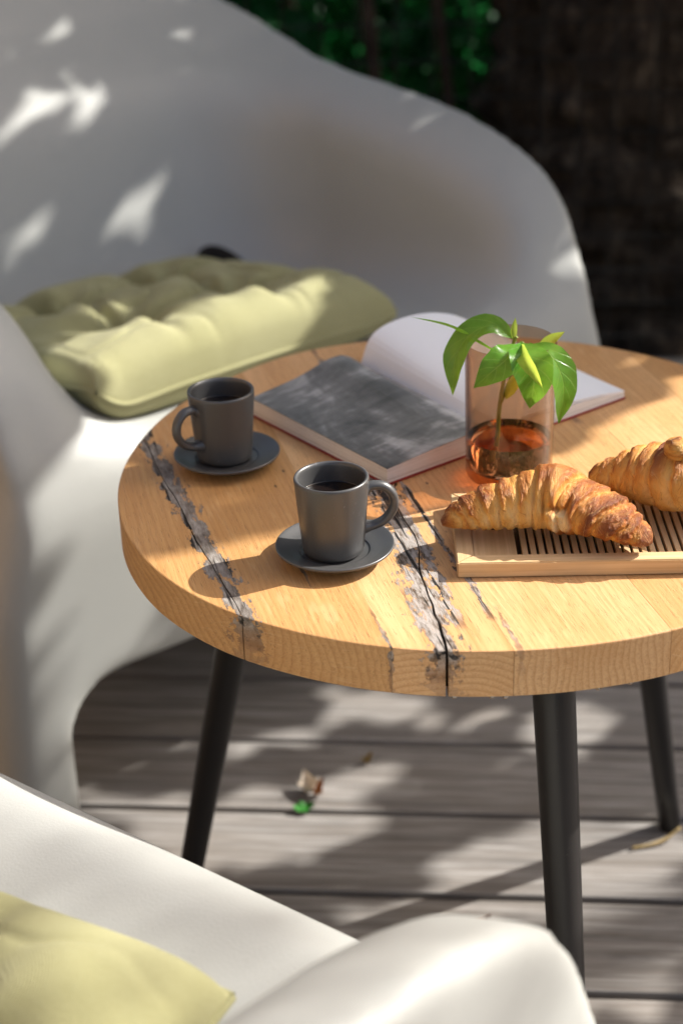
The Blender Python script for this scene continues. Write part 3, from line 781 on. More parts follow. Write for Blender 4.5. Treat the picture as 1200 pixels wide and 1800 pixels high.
N = NT('marbled_photo_print'); c = N.coord(); x, y, z = N.sep(c)
gs = N.math('ADD', N.math('MULTIPLY', x, float(GD[0])), N.math('MULTIPLY', y, float(GD[1]))); gq = N.math('ADD', N.math('MULTIPLY', x, float(QD[0])), N.math('MULTIPLY', y, float(QD[1])))
pq = N.comb(gs, gq, 0.0)
w1 = N.noise(N.mapping(pq, (11, 17, 1), rot=(0, 0, .5)), 1.0, 7, .6, .9); w2 = N.noise(N.mapping(pq, (110, 26, 1), rot=(0, 0, -.35)), 1.0, 5, .65, .5); big = N.noise(pq, 14, 2)
d = N.math('ADD', N.math('MULTIPLY', w1, .6), N.math('ADD', N.math('MULTIPLY', w2, .28), N.math('MULTIPLY', big, .35)))
M_PHOTO = N.set(N.ramp(d, [(.38, (.03, .031, .031)), (.52, (.095, .097, .097)), (.62, (.17, .173, .173)), (.71, (.40, .405, .41)), (.82, (.64, .65, .66))]), .33, spec=.5)
def bpt(gl, q, z):   # gl: metres from the near end towards the far end, q: + to white side
    return (GN[0] - GD[0] * gl + QD[0] * q, GN[1] - GD[1] * gl + QD[1] * q, T_Z + z)
def sheet(name, prof, g0, g1, mat, th=None, skew=None, ng=24):
    # prof: list of (q, z_top, z_bottom); extruded along the gutter; closed solid
    v = []; f = []; m = len(prof)
    for a in range(ng + 1):
        u = a / ng; gl = g0 + (g1 - g0) * u
        for q, zt, zb in prof:
            dz = skew(u, q) if skew else 0
            v.append(bpt(gl, q, zt + dz)); v.append(bpt(gl, q, zb + min(dz, 0)*0 + (dz if th else 0)))
    W = 2 * m
    for a in range(ng):
        for j in range(m - 1):
            p = a * W + 2 * j
            f.append((p, p + 2, p + 2 + W, p + W)); f.append((p + 1, p + 1 + W, p + 3 + W, p + 3))
        f.append((a * W, a * W + W, a * W + W + 1, a * W + 1)); e = a * W + 2 * m - 2
        f.append((e, e + 1, e + 1 + W, e + W))
    for a in (0, ng):
        for j in range(m - 1):
            p = a * W + 2 * j; f.append((p, p + 1, p + 3, p + 2) if a == 0 else (p, p + 2, p + 3, p + 1))
    bm = bmesh.new(); vv = [bm.verts.new(p) for p in v]
    for q in f: bm.faces.new([vv[k] for k in q])
    o = obj_bm(name, bm, mat, book)
    return o
cov = .0020
# left (dark) half
def ztop_l(q): a = -q; return np.interp(a, [0, .008, .02, .04, .07, .122], [.0090, .0165, .0195, .0200, .0186, .0152])
QL = np.linspace(-.122, 0, 26)
def hump(u, q): return .0115 * max(0, u) ** 1.3 * math.exp(-((-q - .026) / .034) ** 2) + .003 * u * math.exp(-((-q - .09) / .05) ** 2)
sheet('page_block', [(q, ztop_l(q) - .0004, cov + .0002 + .0012 * (abs(q) < .004)) for q in QL], .0, BLEN, M_BLOCK, None, hump)
sheet('photo_page', [(q, ztop_l(q) + .0001, ztop_l(q) - .0002) for q in np.linspace(-.1222, -.0012, 26)], -.0004, BLEN + .0004, M_PHOTO, True, hump)
sheet('cover_board', [(q, cov, .0004) for q in (-.1230, -.1228, -.004, -.003)], -.0009, BLEN + .0009, M_COVER, ng=1)
# right (white) half: thinner block, with a few sprung pages arching above it
def ztop_r(q): return np.interp(q, [0, .008, .03, .07, .12, .150], [.0085, .0125, .0150, .0135, .0100, .0072])
QR = np.linspace(0.0004, .150, 26)
sheet('page_block', [(q, ztop_r(q), cov + .0002 + .0012 * (abs(q) < .004)) for q in QR], .0, BLEN, M_BLOCK)
sheet('cover_board', [(q, cov, .0004) for q in (.003, .004, .1507, .1509)], -.0009, BLEN + .0009, M_COVER, ng=1)
sheet('spine', [(q, .0011, .0002) for q in (-.0028, .0028)], -.0009, BLEN + .0009, M_COVER, ng=1)
def z_arch(q): return np.interp(q, [0, .003, .008, .018, .032, .05, .07, .09, .112, .135, .150], [.010, .022, .0345, .0425, .0462, .0476, .0468, .0435, .0365, .0240, .0130])
for i, k in enumerate((1.0, .93, .80, .62, .40, .18)):
    q = np.linspace(.001, .1500 - .0006 * i, 44); lift = np.convolve(np.r_[0, 0, z_arch(q), z_arch(q[-1:]), z_arch(q[-1:])], [.15, .2, .3, .2, .15], 'valid') - ztop_r(q)
    lift = np.maximum(lift, 0.0) * k + .0006 + .0003 * (5 - i)
    def sk(u, qq, q=q, lift=lift): return float(np.interp(qq, q, lift)) * (.10 + .90 * min(1, u) ** 1.1)
    sheet('loose_page', [(a, ztop_r(a) + .00012, ztop_r(a) - .00012) for a in q], 0.0, BLEN, M_PAGE, True, sk)

# ------------------------------------------------------------------ tumbler, water and sprig
GC = (.0235, -.0195); GR = .0352; GH = .1155
def mat_tint(name, tint, gloss=.06, rough=.02, ior=1.45):
    N = NT(name); t = N.t
    lw = N.n('LayerWeight'); lw.inputs['Blend'].default_value = .5
    frv = N.math('ADD', N.math('MULTIPLY', N.math('POWER', lw.outputs['Facing'], 4.0), .7), .035)
    tr = N.n('BsdfTransparent'); N.l(N.mix(N.math('MULTIPLY', N.math('POWER', lw.outputs['Facing'], 5.0), .8), tuple(tint), (.42, .24, .22)), tr.inputs[0])
    gl = N.n('BsdfGlossy'); gl.inputs['Roughness'].default_value = rough
    mx = N.n('MixShader'); N.l(frv, mx.inputs[0]); N.l(tr.outputs[0], mx.inputs[1]); N.l(gl.outputs[0], mx.inputs[2])
    N.l(mx.outputs[0], N.out.inputs[0]); t.nodes.remove(N.b); return N.m
M_GLASS = mat_tint('rose_tinted_glass', (.86, .75, .645))
tumbler = empty('glass_tumbler', (GC[0], GC[1], T_Z + .0003)); tag(tumbler, 'rose tinted straight glass tumbler holding a sprig in water', 'glass')
wt = .0016
prof = [(.0001, 0), (GR - .004, 0), (GR - .0012, .0008), (GR - .0002, .0035)] + [(GR - .0002 + .0012 * t, .0035 + (GH - .006) * t) for t in np.linspace(.1, 1, 8)]
prof += [(GR + .0008, GH - .0008), (GR + .0002, GH), (GR - .0006, GH - .0008)] + [(GR - wt + .0012 * (1 - t), GH - .003 - (GH - .012) * t) for t in np.linspace(0, 1, 8)] + [(GR - .006, .0062), (.0001, .0060)]
v, f = lathe(prof, 96); link('glass_wall', mesh_from('glass_wall', v, f), M_GLASS, tumbler, True)
# water body
WZ = .033
prof = [(.0001, .0064), (GR - .0062, .0066), (GR - wt - .0003, .0095), (GR - wt - .0002, WZ + .0008), (GR - wt - .0016, WZ), (.0001, WZ)]
Nw2 = NT('tinted_water'); Nw2.set((.86, .48, .28), .0, Transmission_Weight=1.0, IOR=1.33)
v, f = lathe(prof, 80); wtr = link('water', mesh_from('water', v, f), Nw2.m, tumbler, True); wtr['label'] = 'amber looking water in the bottom of the glass'

def mat_leaf(name, top_c, under, vein):
    N = NT(name); uv = N.n('UVMap'); uv.uv_map = 'leaf'; u, w, _ = N.sep(uv.outputs[0])
    mid = N.ramp(N.math('ABSOLUTE', w), [(.0, 1.0), (.055, 0.0)])
    vv = N.math('SINE', N.math('MULTIPLY', N.math('SUBTRACT', u, N.math('MULTIPLY', N.math('ABSOLUTE', w), .22)), 44.0))
    side = N.ramp(vv, [(.90, 0.0), (.99, .55)])
    c = N.coord(); n = N.noise(c, 160, 4); n2 = N.noise(c, 30, 2)
    cc = N.mix(N.ramp(n, [(.3, 0.0), (.75, 1.0)]), top_c, tuple(x * 1.5 for x in top_c))
    cc = N.mix(N.ramp(n2, [(.5, 0.0), (.75, .4)]), cc, vein)
    cc = N.mix(N.math('MULTIPLY', N.math('MAXIMUM', mid, side), .7), cc, vein)
    h = N.math('SUBTRACT', N.math('MULTIPLY', n, .2), N.math('MAXIMUM', mid, side))
    t = N.t; N.set(cc, .27, N.bump(h, .45, .0012), spec=.5)
    tl = N.n('BsdfTranslucent'); N.l(N.mix(.5, cc, under), tl.inputs[0])
    mx = N.n('MixShader'); mx.inputs[0].default_value = .5; N.l(N.b.outputs[0], mx.inputs[1]); N.l(tl.outputs[0], mx.inputs[2]); N.l(mx.outputs[0], N.out.inputs[0])
    return N.m
M_LEAF = mat_leaf('glossy_green_leaf', (.085, .25, .022), (.42, .68, .06), (.30, .50, .09))
M_YOUNG = mat_leaf('young_yellow_leaf', (.30, .42, .045), (.70, .78, .12), (.50, .58, .14))
M_STEM = simple('green_stem', (.20, .24, .045), .5, .4, 50, .3)

def leaf(name, curve, width, nrm, mat, parent, cup=.25, n=26, m=9, wave=0.0, twist=0.0):
    """blade along a curve; nrm: direction the upper face looks at"""
    P = catmull(curve, 12); seg = np.r_[0, np.cumsum(np.linalg.norm(np.diff(P, axis=0), axis=1))]; seg /= seg[-1]
    t = np.linspace(0, 1, n); C = np.stack([np.interp(t, seg, P[:, k]) for k in range(3)], 1)
    Tn = np.gradient(C, axis=0); Tn /= np.linalg.norm(Tn, axis=1)[:, None]
    nrm = np.array(nrm, float); nn = nrm / np.linalg.norm(nrm)
    v = []; uvs = []
    prof = np.interp(t, [0, .04, .12, .28, .48, .68, .85, .95, 1], [.035, .06, .42, .86, 1.0, .84, .46, .15, .01])
    for i in range(n):
        s = np.cross(Tn[i], nn); s /= np.linalg.norm(s) + 1e-9; up = np.cross(s, Tn[i])
        a = twist * (t[i] - .3); s2 = s * math.cos(a) + up * math.sin(a); up2 = up * math.cos(a) - s * math.sin(a)
        for j in range(m):
            w = 2 * j / (m - 1) - 1
            p = C[i] + s2 * (w * width * prof[i]) + up2 * (cup * width * prof[i] * (abs(w) ** 1.6) + wave * width * math.sin(t[i] * 17 + (2 if w > 0 else 0)) * abs(w) ** 2 * prof[i] - .05 * width * math.cos(44 * (t[i] - .22 * abs(w))) * (1 - abs(w)) * abs(w) * 2)
            v.append(p); uvs.append((t[i], w))
    f = [(i * m + j, i * m + j + 1, (i + 1) * m + j + 1, (i + 1) * m + j) for i in range(n - 1) for j in range(m - 1)]
    ms = mesh_from(name, v, f); ul = ms.uv_layers.new(name='leaf')
    for lp in ms.loops: ul.data[lp.index].uv = uvs[lp.vertex_index]
    return link(name, ms, mat, parent, True)
gx, gy = GC
Z = T_Z
sprig = empty('leafy_sprig', (gx, gy, Z + .012)); tag(sprig, 'green sprig with drooping glossy leaves standing in the tumbler', 'sprig')
def SP(px, py, dz): return (px, py, dz - .012)
# stem (local coordinates relative to the empty)
stem_pts = [(-.0115, -.0022, .0), (-.010, -.0025, .0183), (-.0082, -.0025, .0506), (-.0036, -.0065, .0837), (.0011, -.0135, .1077), (.0030, -.0150, .1120)]
v, f = tube(catmull(stem_pts, 10), list(np.linspace(.0021, .0012, 51)), 10); link('stem', mesh_from('stem', v, f), M_STEM, sprig, True)
v, f = tube(catmull([(-.007, -.0022, .052), (-.001, .000, .068), (.006, .004, .086), (.010, .005, .1)], 8), .0013, 8); link('side_stem', mesh_from('side_stem', v, f), M_STEM, sprig, True)
top = (.0045, -.0008, .116)
CAMD = (-.08, -.9, .45)
leaf('leaf', [(.0032, -.0145, .108), (-.0142, -.0105, .1203), (-.0331, -.0145, .1149), (-.0449, -.0185, .097), (-.0472, -.0205, .0668)], .0115, (-.5, -.5, .75), M_LEAF, sprig, .30, wave=.08, twist=.5)
leaf('leaf', [(.0044, -.0165, .1073), (-.0058, -.0385, .1045), (-.02, -.0465, .0955), (-.0331, -.0485, .0841)], .0140, (-.1, -.70, .70), M_LEAF, sprig, .18, wave=.05)
leaf('leaf', [(.0057, -.0165, .1087), (.0093, -.0405, .1038), (.0131, -.0475, .0887), (.0101, -.0475, .0651)], .0165, (.15, -.9, .35), M_LEAF, sprig, .20, wave=.06)
leaf('leaf', [(.0059, -.0185, .1071), (.0059, -.0465, .1062), (.0121, -.0545, .0976), (.0186, -.0575, .086)], .0058, (-.5, -.7, .4), M_YOUNG, sprig, .5)
leaf('leaf', [(.0135, -.0105, .1048), (.0276, -.0265, .1015), (.0378, -.0345, .0788), (.0342, -.0385, .0475)], .0135, (.50, -.75, .50), M_LEAF, sprig, .2, wave=.05)
leaf('leaf', [(.0194, -.0005, .0917), (.0304, -.0005, .1018), (.0422, -.0005, .1095)], .0045, (-.2, -.8, .5), M_YOUNG, sprig, .5)
leaf('leaf', [(-.0041, -.0105, .0925), (-.0288, -.0105, .1076), (-.0487, -.0105, .1201), (-.0787, -.0105, .1295)], .0045, (.3, .3, .9), M_LEAF, sprig, .5)
leaf('leaf', [(.0011, -.0135, .1077), (-.0003, -.0135, .1172), (.0017, -.0135, .1274)], .0032, (.5, -.8, .2), M_YOUNG, sprig, .6)
leaf('leaf', [(-.0043, -.0045, .0545), (.0027, -.0025, .0678), (.0093, -.0025, .0793)], .0050, (-.3, -.9, .2), M_YOUNG, sprig, .4)

# ------------------------------------------------------------------ fallen leaves and twig on the deck
def mat_dry(colr):
    N = NT('fallen_leaf'); c = N.coord(); n = N.noise(c, 140, 5)
    return N.set(N.mix(N.ramp(n, [(.3, 0.0), (.7, 1.0)]), colr, tuple(x * .45 for x in colr)), .65, N.bump(n, .5, .001), spec=.3)
def fallen(x, y, L, W, ang, colr, label, curl=.4):
    ca, sa = math.cos(ang), math.sin(ang)
    cv = [(x - ca * L / 2, y - sa * L / 2, .006 + curl * .012), (x - ca * L / 6, y - sa * L / 6, .003), (x + ca * L / 5, y + sa * L / 5, .0035), (x + ca * L / 2, y + sa * L / 2, .005 + curl * .018)]
    o = leaf('fallen_leaf', cv, W / 2, (0, 0, 1), mat_dry(colr), None, curl * 1.3, n=16, m=7, wave=.25)
    tag(o, label, 'leaf', 'leaves fallen on the deck'); return o
fallen(-.160, .283, .034, .026, 1.9, (.72, .62, .50), 'pale dry leaf curled up on the deck under the table', .9)
fallen(-.150, .276, .022, .014, .9, (.50, .20, .06), 'rust brown dry scrap touching the pale dry leaf on the deck', .8)
fallen(-.165, .249, .026, .020, .3, (.03, .20, .02), 'bright green leaf lying beside the pale dry leaf', .2)
fallen(-.094, .335, .016, .010, .6, (.36, .24, .05), 'small yellow brown leaf bit on the deck under the table rim', .5)
fallen(.013, .050, .018, .012, .4, (.30, .12, .04), 'small reddish leaf bit on the deck near the cropped chair arm', .4)
v, f = tube(catmull([(.233, .181, .013), (.215, .171, .006), (.198, .165, .004), (.180, .162, .003)], 8), [.0016] * 24 + [.0026], 8)
tw = link('dry_twig', mesh_from('dry_twig', v, f), mat_dry((.42, .30, .12)), None, True); tag(tw, 'thin dry twig lying at the foot of the table leg', 'twig')
# dark strap loop at the back corner of the far cushion
sp_ = [(.130, .458, .398), (.150, .470, .408), (.170, .472, .406), (.186, .464, .396), (.192, .450, .386), (.186, .436, .378)]
v, f = tube(catmull(sp_, 8), .0100, 10, flat=(.45, 1.3)); st_ = link('tie_strap', mesh_from('tie_strap', v, f), simple('dark_tie_strap', (.022, .018, .016), .85, .2, 60), cus_far, True)
st_['label'] = 'dark tie strap at the cushion back corner'

# ------------------------------------------------------------------ garden behind: trunk, wire fence, bushes
def mat_bark():
    N = NT('dark_bark'); c = N.coord()
    a = N.noise(N.mapping(c, (14, 14, 3)), 1.6, 8, .7, 1.2); b = N.noise(N.mapping(c, (60, 60, 14)), 1, 5, .65)
    d = N.math('ADD', N.math('MULTIPLY', a, .7), N.math('MULTIPLY', b, .3))
    return N.set(N.ramp(d, [(.38, (.010, .007, .005)), (.53, (.058, .042, .029)), (.66, (.17, .13, .09))]), .9, N.bump(d, 1.0, .02), spec=.15)
M_BARK = mat_bark()
def trunk_mesh(name, pts, rads, seed, n=48, per=14, rough=.10):
    P = catmull(pts, per); rr = np.interp(np.linspace(0, 1, len(P)), np.linspace(0, 1, len(rads)), rads)
    v, f = tube([tuple(p) for p in P], list(rr), n)
    V = np.array([tuple(q) for q in v]); m = len(P)
    for i in range(m):
        q = V[i * n:(i + 1) * n]; c0 = q.mean(0); a = np.linspace(0, 2 * np.pi, n, endpoint=False)
        k = 1 + rough * vnoise(np.cos(a) * 3 + seed, np.sin(a) * 3, i * .25) + rough * .6 * vnoise(np.cos(a) * 9, np.sin(a) * 9 + seed, i * .6)
        V[i * n:(i + 1) * n] = c0 + (q - c0) * k[:, None]
    return mesh_from(name, V, f)

# foliage: leaf cards gathered into one crown mesh
def crown_mesh(name, pts, size, seed, up_bias=.3, nrm=None, fold=.25):
    r = np.random.default_rng(seed); n = len(pts); v = []; f = []
    sz = size * r.uniform(.65, 1.3, n)
    for i, p in enumerate(pts):
        d = r.normal(size=3); d /= np.linalg.norm(d)
        if nrm is not None: w = np.array(nrm) + .55 * r.normal(size=3)
        else: w = r.normal(size=3) + np.array([0, 0, up_bias])
        w /= np.linalg.norm(w); d = d - w * d.dot(w); d /= np.linalg.norm(d) + 1e-9; s = np.cross(w, d)
        L = sz[i]; W = L * r.uniform(.24, .36)
        b = len(v)
        v += [p - d * L / 2, p - d * L * .1 + s * W + w * L * fold * .3, p + d * L * .22 + s * W * .8 + w * L * fold * .2, p + d * L / 2 - w * L * .1, p + d * L * .22 - s * W * .8 + w * L * fold * .2, p - d * L * .1 - s * W + w * L * fold * .3, p + d * L * .05]
        f += [(b, b + 1, b + 6), (b + 1, b + 2, b + 6), (b + 2, b + 3, b + 6), (b + 3, b + 4, b + 6), (b + 4, b + 5, b + 6), (b + 5, b, b + 6)]
    return mesh_from(name, v, f)
def mat_foliage(name, c1, c2, trans):
    N = NT(name); c = N.coord(); n = N.noise(c, 4.5, 4); n2 = N.noise(c, 30, 2)
    cc = N.mix(N.ramp(n, [(.35, 0.0), (.65, 1.0)]), c1, c2); cc = N.mix(N.ramp(n2, [(.4, 0.0), (.7, .5)]), cc, tuple(x * .6 for x in c1))
    N.set(cc, .5, spec=.35); tl = N.n('BsdfTranslucent'); tl.inputs[0].default_value = tuple(trans) + (1,)
    mx = N.n('MixShader'); mx.inputs[0].default_value = .3; N.l(N.b.outputs[0], mx.inputs[1]); N.l(tl.outputs[0], mx.inputs[2]); N.l(mx.outputs[0], N.out.inputs[0])
    return N.m
M_FOL = mat_foliage('tree_foliage', (.035, .085, .018), (.075, .14, .03), (.12, .25, .03))
M_HEDGE = mat_foliage('hedge_foliage', (.012, .075, .022), (.022, .15, .04), (.03, .30, .07))

# sun-plane coordinates: every ray of sunlight has one (a, b)
SA = np.array([-math.sin(SUN_AZ), math.cos(SUN_AZ), 0]); SB = np.cross(SUN, SA)
def ab(p): p = np.asarray(p, float); return p @ SA, p @ SB
def inside(poly, a, b):
    r = np.zeros(np.shape(a), bool); n = len(poly)
    for i in range(n):
        (x0, y0), (x1, y1) = poly[i], poly[(i + 1) % n]
        c_ = ((y0 > b) != (y1 > b)) & (a < (x1 - x0) * (b - y0) / (y1 - y0 + 1e-12) + x0); r ^= c_
    return r

old = empty('old_tree', (.50, 2.05, -.16)); tag(old, 'thick dark tree trunk standing behind the wire fence', 'tree')
link('trunk', trunk_mesh('trunk', [(.0, .0, .0), (.01, .02, .5), (.0, .0, 1.1), (-.03, .05, 1.8), (.02, .1, 2.6)], [.36, .30, .275, .26, .24], 3.0, n=72, per=40, rough=.13), M_BARK, old, True)
r = np.random.default_rng(5)
q = r.normal(size=(2600, 3)) * np.array([.55, .6, .35]) + np.array([-.65, .65, 2.7]); q = q[q[:, 2] > 1.75]
link('crown', crown_mesh('crown', q, .12, 11), M_FOL, old)

# wire mesh fence in front of the trunk, each wire a part
fence = empty('wire_fence', (0, 1.62, -.16), R(-2)); tag(fence, 'dark square wire mesh fence behind the armchairs', 'fence')
M_WIRE = simple('dark_fence_wire', (.005, .005, .004), .6, .3, 50)
pit = .062; z1 = 1.30
wv = tube([(0, 0, 0), (0, 0, z1)], .0018, 6); mw = mesh_from('vertical_wire', *wv); mw.materials.append(M_WIRE)
wh = tube([(-1.4, .0037, 0), (1.4, .0037, 0)], .0018, 6); mh = mesh_from('horizontal_wire', *wh); mh.materials.append(M_WIRE)
for i in range(-22, 23):
    o = link('vertical_wire', mw, None, fence); o.location = (i * pit, 0, .02); o.rotation_euler = (0, random.uniform(-.006, .006), 0)
for j in range(20):
    o = link('horizontal_wire', mh, None, fence); o.location = (0, 0, .06 + j * pit)
for x in (-1.38, 1.38):
    v, f = tube([(x, .03, 0), (x, .03, 1.42)], .024, 16); link('post', mesh_from('post', v, f), M_WIRE, fence, True)

# leafy bushes beyond the fence
def bush(x, y, rad, h, n, seed, mat, label, size=.09, stems=5):
    o = empty('garden_bush', (x, y, -.16)); tag(o, label, 'bush', 'bushes beyond the fence')
    r = np.random.default_rng(seed)
    u = r.normal(size=(n, 3)); u /= np.linalg.norm(u, axis=1)[:, None]; rr = r.uniform(.35, 1, n) ** .5
    p = u * rr[:, None] * np.array([rad, rad * .7, h * .5]) + np.array([0, 0, h * .55])
    keep = vnoise(p[:, 0] * 4 + seed, p[:, 1] * 4, p[:, 2] * 4) > -.35; p = p[keep]
    link('foliage', crown_mesh('foliage', p, size, seed + 1), mat, o)
    for k in range(stems):
        a = r.uniform(0, 6.28); e = np.array([math.cos(a) * rad * .6, math.sin(a) * rad * .4, h * r.uniform(.6, .95)])
        v, f = tube(catmull([(e[0] * .1, e[1] * .1, 0), (e[0] * .45, e[1] * .4, e[2] * .45), tuple(e)], 8), list(np.linspace(.018, .005, 17)), 8)
        link('stem', mesh_from('stem', v, f), M_BARK, o, True)
    return o
bush(-.05, 2.75, .55, 1.25, 2600, 21, M_HEDGE, 'dark green bush seen through the fence left of the trunk')
bush(-.95, 2.45, .60, 1.5, 2200, 22, M_HEDGE, 'dark bush behind the far chair back')
bush(1.25, 2.55, .60, 1.5, 2200, 23, M_HEDGE, 'dark bush right of the thick tree trunk')
# slim leaning saplings in front of the bush
for i, (p0, p1, r0, lb) in enumerate([((.02, 1.86), (-.09, .16), .017, 'thin brown sapling leaning left behind the fence'), ((.17, 1.92), (-.12, .12), .014, 'thin brown sapling leaning beside the thick trunk')]):
    o = empty('sapling', (p0[0], p0[1], -.16)); tag(o, lb, 'sapling', 'saplings behind the fence')
    v, f = tube(catmull([(0, 0, 0), (p1[0] * .4, p1[1] * .3, .45), (p1[0] * .8, p1[1] * .6, .95), (p1[0] * 1.3, p1[1], 1.7)], 10), list(np.linspace(r0, r0 * .55, 31)), 12)
    link('trunk', mesh_from('trunk', v, f), M_BARK, o, True)
# tall hedge closing the garden
hedge = empty('tall_hedge', (0, 4.2, -.16)); tag(hedge, 'tall dark hedge closing off the garden behind everything', 'hedge')
r = np.random.default_rng(31)
hp = np.stack([r.uniform(-4.5, 4.5, 9000), r.normal(0, .28, 9000), r.uniform(0, 1.75, 9000)], 1)
link('foliage', crown_mesh('foliage', hp, .17, 32), M_HEDGE, hedge)
link('core', mesh_from('core', [(-4.5, .5, 0), (4.5, .5, 0), (4.5, .5, 1.7), (-4.5, .5, 1.7), (-4.5, .9, 0), (4.5, .9, 0), (4.5, .9, 1.7), (-4.5, .9, 1.7)], [(0, 1, 2, 3), (7, 6, 5, 4), (0, 4, 5, 1), (3, 2, 6, 7), (1, 5, 6, 2), (0, 3, 7, 4)]), simple('hedge_core', (.008, .014, .006), .95, .1, 20), hedge)

added_wall = empty('added_bounce_wall', (-1.6, 0, -.16)); tag(added_wall, 'added unseen brown board wall bouncing warm light onto the far chair', 'wall')  # unseen wall added to block sky and bounce warm brown light
M_BOUNCE = simple('bounce_wall_timber', (.23, .15, .085), .7, .3, 7, .3, .3)
bmesh_b = box_bm(-.02, .0, -3.6, .9, 0, .16, .002); mcb = bpy.data.meshes.new('board'); bmesh_b.to_mesh(mcb); bmesh_b.free(); mcb.materials.append(M_BOUNCE)
for k in range(21):
    o = link('board', mcb, None, added_wall); o.location = (0, 0, .02 + k * .150); o.rotation_euler = (0, R(-5), 0)
for y in (-3.6, .86): obj_bm('corner_post', box_bm(-.06, .03, y, y + .08, 0, 3.2, .003), M_BOUNCE, added_wall)

# ------------------------------------------------------------------ shade tree to the right of the frame: its leaves dapple the light
def wpoly(pts): return [ab(p) for p in pts]
TB = wpoly([(-.262, -.205, T_Z), (-.249, -.175, T_Z), (-.188, -.134, T_Z), (-.145, -.106, T_Z), (-.096, -.067, T_Z), (-.068, -.054, T_Z), (-.013, -.056, T_Z), (.068, .012, T_Z), (.102, .054, T_Z), (.196, .135, T_Z), (.245, .16, T_Z)])
LIT = [
    TB + [(-.9, TB[-1][1] - .05), (-.9, 1.1), (TB[0][0] - .03, 1.1)],                                  # front of the table and the near chair
    wpoly([(-.451, .439, .47), (-.357, .414, .47), (-.277, .492, .47), (-.184, .556, .47), (-.133, .479, .47), (-.339, .305, .42), (-.46, .35, .45)]),     # front of the far cushion
    wpoly([(-.45, .19, .43), (-.22, .367, .40), (-.26, .335, .25), (-.45, .19, .17)]),                   # chair front
    wpoly([(-.46, .18, .17), (-.40, .226, .2), (-.40, .226, .02), (-.46, .18, .02)]),
]
GAPS = [wpoly(p) for p in (   # smaller openings over the deck
    [(-.057, .121, 0), (.055, .202, 0), (.176, .213, 0), (.225, .199, 0), (.184, -.094, 0), (.02, -.10, 0), (.04, -.3, 0), (.108, .05, 0), (-.096, .049, 0)],
    [(-.139, .45, 0), (-.083, .492, 0), (-.007, .466, 0), (-.025, .438, 0), (-.121, .40, 0)],
    [(-.014, .44, 0), (.028, .442, 0), (.047, .41, 0), (-.002, .376, 0)], [(.075, .418, 0), (.185, .411, 0), (.18, .343, 0), (.09, .362, 0)],
    [(-.114, .329, 0), (-.066, .347, 0), (-.063, .289, 0), (-.11, .273, 0)], [(-.232, .399, 0), (-.162, .391, 0), (-.144, .366, 0), (-.227, .368, 0)],
    [(-.422, .278, 0), (-.321, .286, 0), (-.12, .269, 0), (-.105, .218, 0), (-.185, .168, 0), (-.28, .128, 0), (-.33, .197, 0)],
    [(-.151, .063, 0), (-.096, .081, 0), (-.046, .079, 0), (-.095, .041, 0)])]
HOLES = [ab(p) + (q, q) for p, q in (   # glints that reach the far chair
    ((-.520, .915, .600), .026), ((-.500, .938, .618), .026), ((-.480, .965, .640), .026), ((-.403, 1.024, .635), .027), ((-.436, .982, .600), .024),
    ((-.518, .857, .463), .025), ((-.500, .874, .468), .024), ((-.155, 1.054, .655), .030), ((.060, .788, .618), .034), ((.107, .730, .574), .032), ((.129, .703, .539), .032), ((.125, .708, .424), .030), ((.158, .667, .522), .030))]
r = np.random.default_rng(77)
n = 6800
a_ = r.uniform(-.35, 1.50, n); b_ = r.uniform(-.38, .80, n); L_ = r.uniform(1.9, 3.0, n); sz = .075
den = .55 + .45 * (vnoise(a_ * 7 + 3, b_ * 7, 1.5) + .4 * vnoise(a_ * 17, b_ * 17 + 3, 4.5))
low = b_ < .24
keep = np.where(low, den > .16, (den > .02) | (a_ > .72))
streak = r.random(n) < .05
for ip, pl in enumerate(LIT):
    mg = .028 if ip < 2 else .042
    for da, db in ((0, 0), (mg, 0), (-mg, 0), (0, mg), (0, -mg)): keep &= ~inside(pl, a_ + da, b_ + db) | (streak & (ip > 1))
for pl in GAPS:
    keep &= ~inside(pl, a_, b_)
    for da, db in ((.016, 0), (-.016, 0), (0, .016), (0, -.016)): keep &= ~inside(pl, a_ + da, b_ + db)
for ha, hb, r1, r2 in HOLES: keep &= ((a_ - ha) / r1) ** 2 + ((b_ - hb) / r2) ** 2 > 1
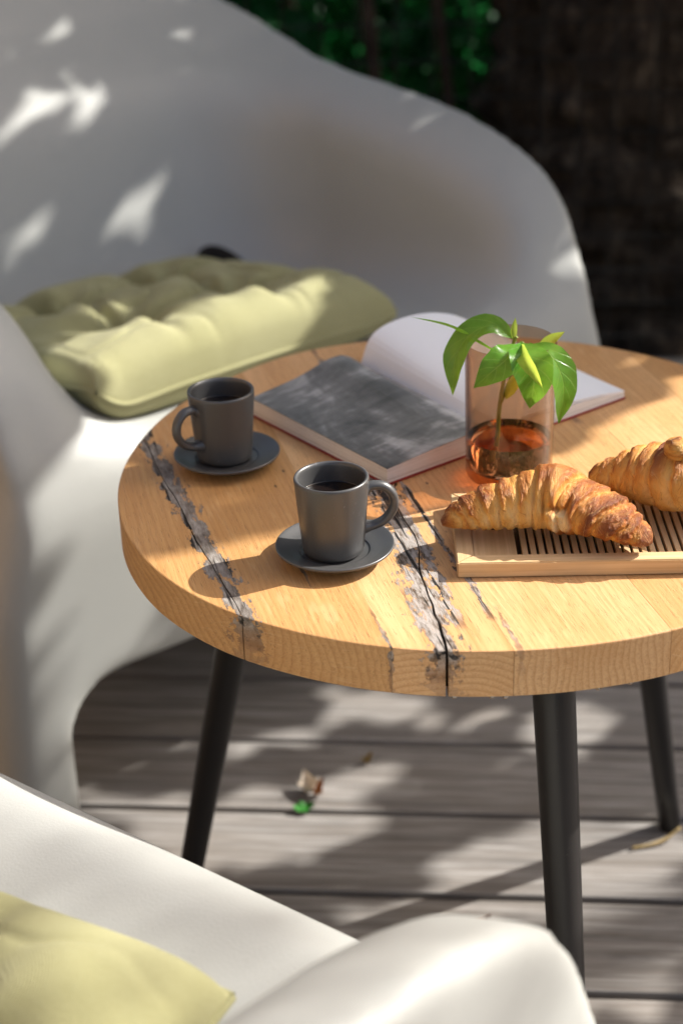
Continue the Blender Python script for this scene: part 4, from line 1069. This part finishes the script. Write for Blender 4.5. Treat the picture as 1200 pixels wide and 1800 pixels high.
pts = a_[keep, None] * SA + b_[keep, None] * SB + L_[keep, None] * SUN
NEAR = wpoly([(-.75, .02, .43), (-.36, -.275, .43), (-.08, -.44, .43), (.14, -.56, .62), (-.05, -1.0, .62), (-.9, -.7, .62)])
na = r.uniform(-1.5, .6, 60000); nb = r.uniform(.2, 1.5, 60000); kk = inside(NEAR, na, nb)
far_pts = na[kk, None] * SA + nb[kk, None] * SB + r.uniform(7.0, 9.5, kk.sum())[:, None] * SUN
AREA = abs(sum(NEAR[i][0] * NEAR[(i + 1) % 6][1] - NEAR[(i + 1) % 6][0] * NEAR[i][1] for i in range(6))) / 2
far_pts = far_pts[:int(1.0 * AREA / (.036 * .036 * .42))]
t0_ = np.array([6.6, 2.6, -.16])
tall = empty('added_dimming_tree', tuple(t0_)); tag(tall, 'added unseen thin-leaved tree dimming the sun on the near chair', 'tree')  # sparse leaf screen added out of view to weaken sun on the near chair
link('crown', crown_mesh('crown', far_pts - t0_, .036, 79, nrm=SUN), M_FOL, tall)
link('trunk', trunk_mesh('trunk', [(0, 0, 0), (-.05, -.03, 2.0), (-.2, -.1, 3.8), (-.5, -.3, 5.2)], [.16, .13, .10, .05], 9.0), M_BARK, tall, True)
st0 = np.array([2.55, 2.35, -.16])
shade = empty('shade_tree', tuple(st0)); tag(shade, 'leafy tree beside the deck casting dappled shade', 'tree')
link('crown', crown_mesh('crown', pts - st0, sz, 78, nrm=SUN), M_FOL, shade)
link('trunk', trunk_mesh('trunk', [(0, 0, 0), (-.03, -.05, .8), (-.12, -.1, 1.7), (-.3, -.15, 2.6)], [.14, .11, .09, .05], 8.0), M_BARK, shade, True)
for e in ((-.9, -.3, 1.75), (-.6, -1.3, 1.85), (-.2, -.9, 2.3), (-1.2, .2, 2.1)):
    v, f = tube(catmull([(-.08, -.08, 1.3), (e[0] * .5, e[1] * .45, e[2] * .93), e], 8), list(np.linspace(.03, .008, 17)), 8)
    link('limb', mesh_from('limb', v, f), M_BARK, shade, True)
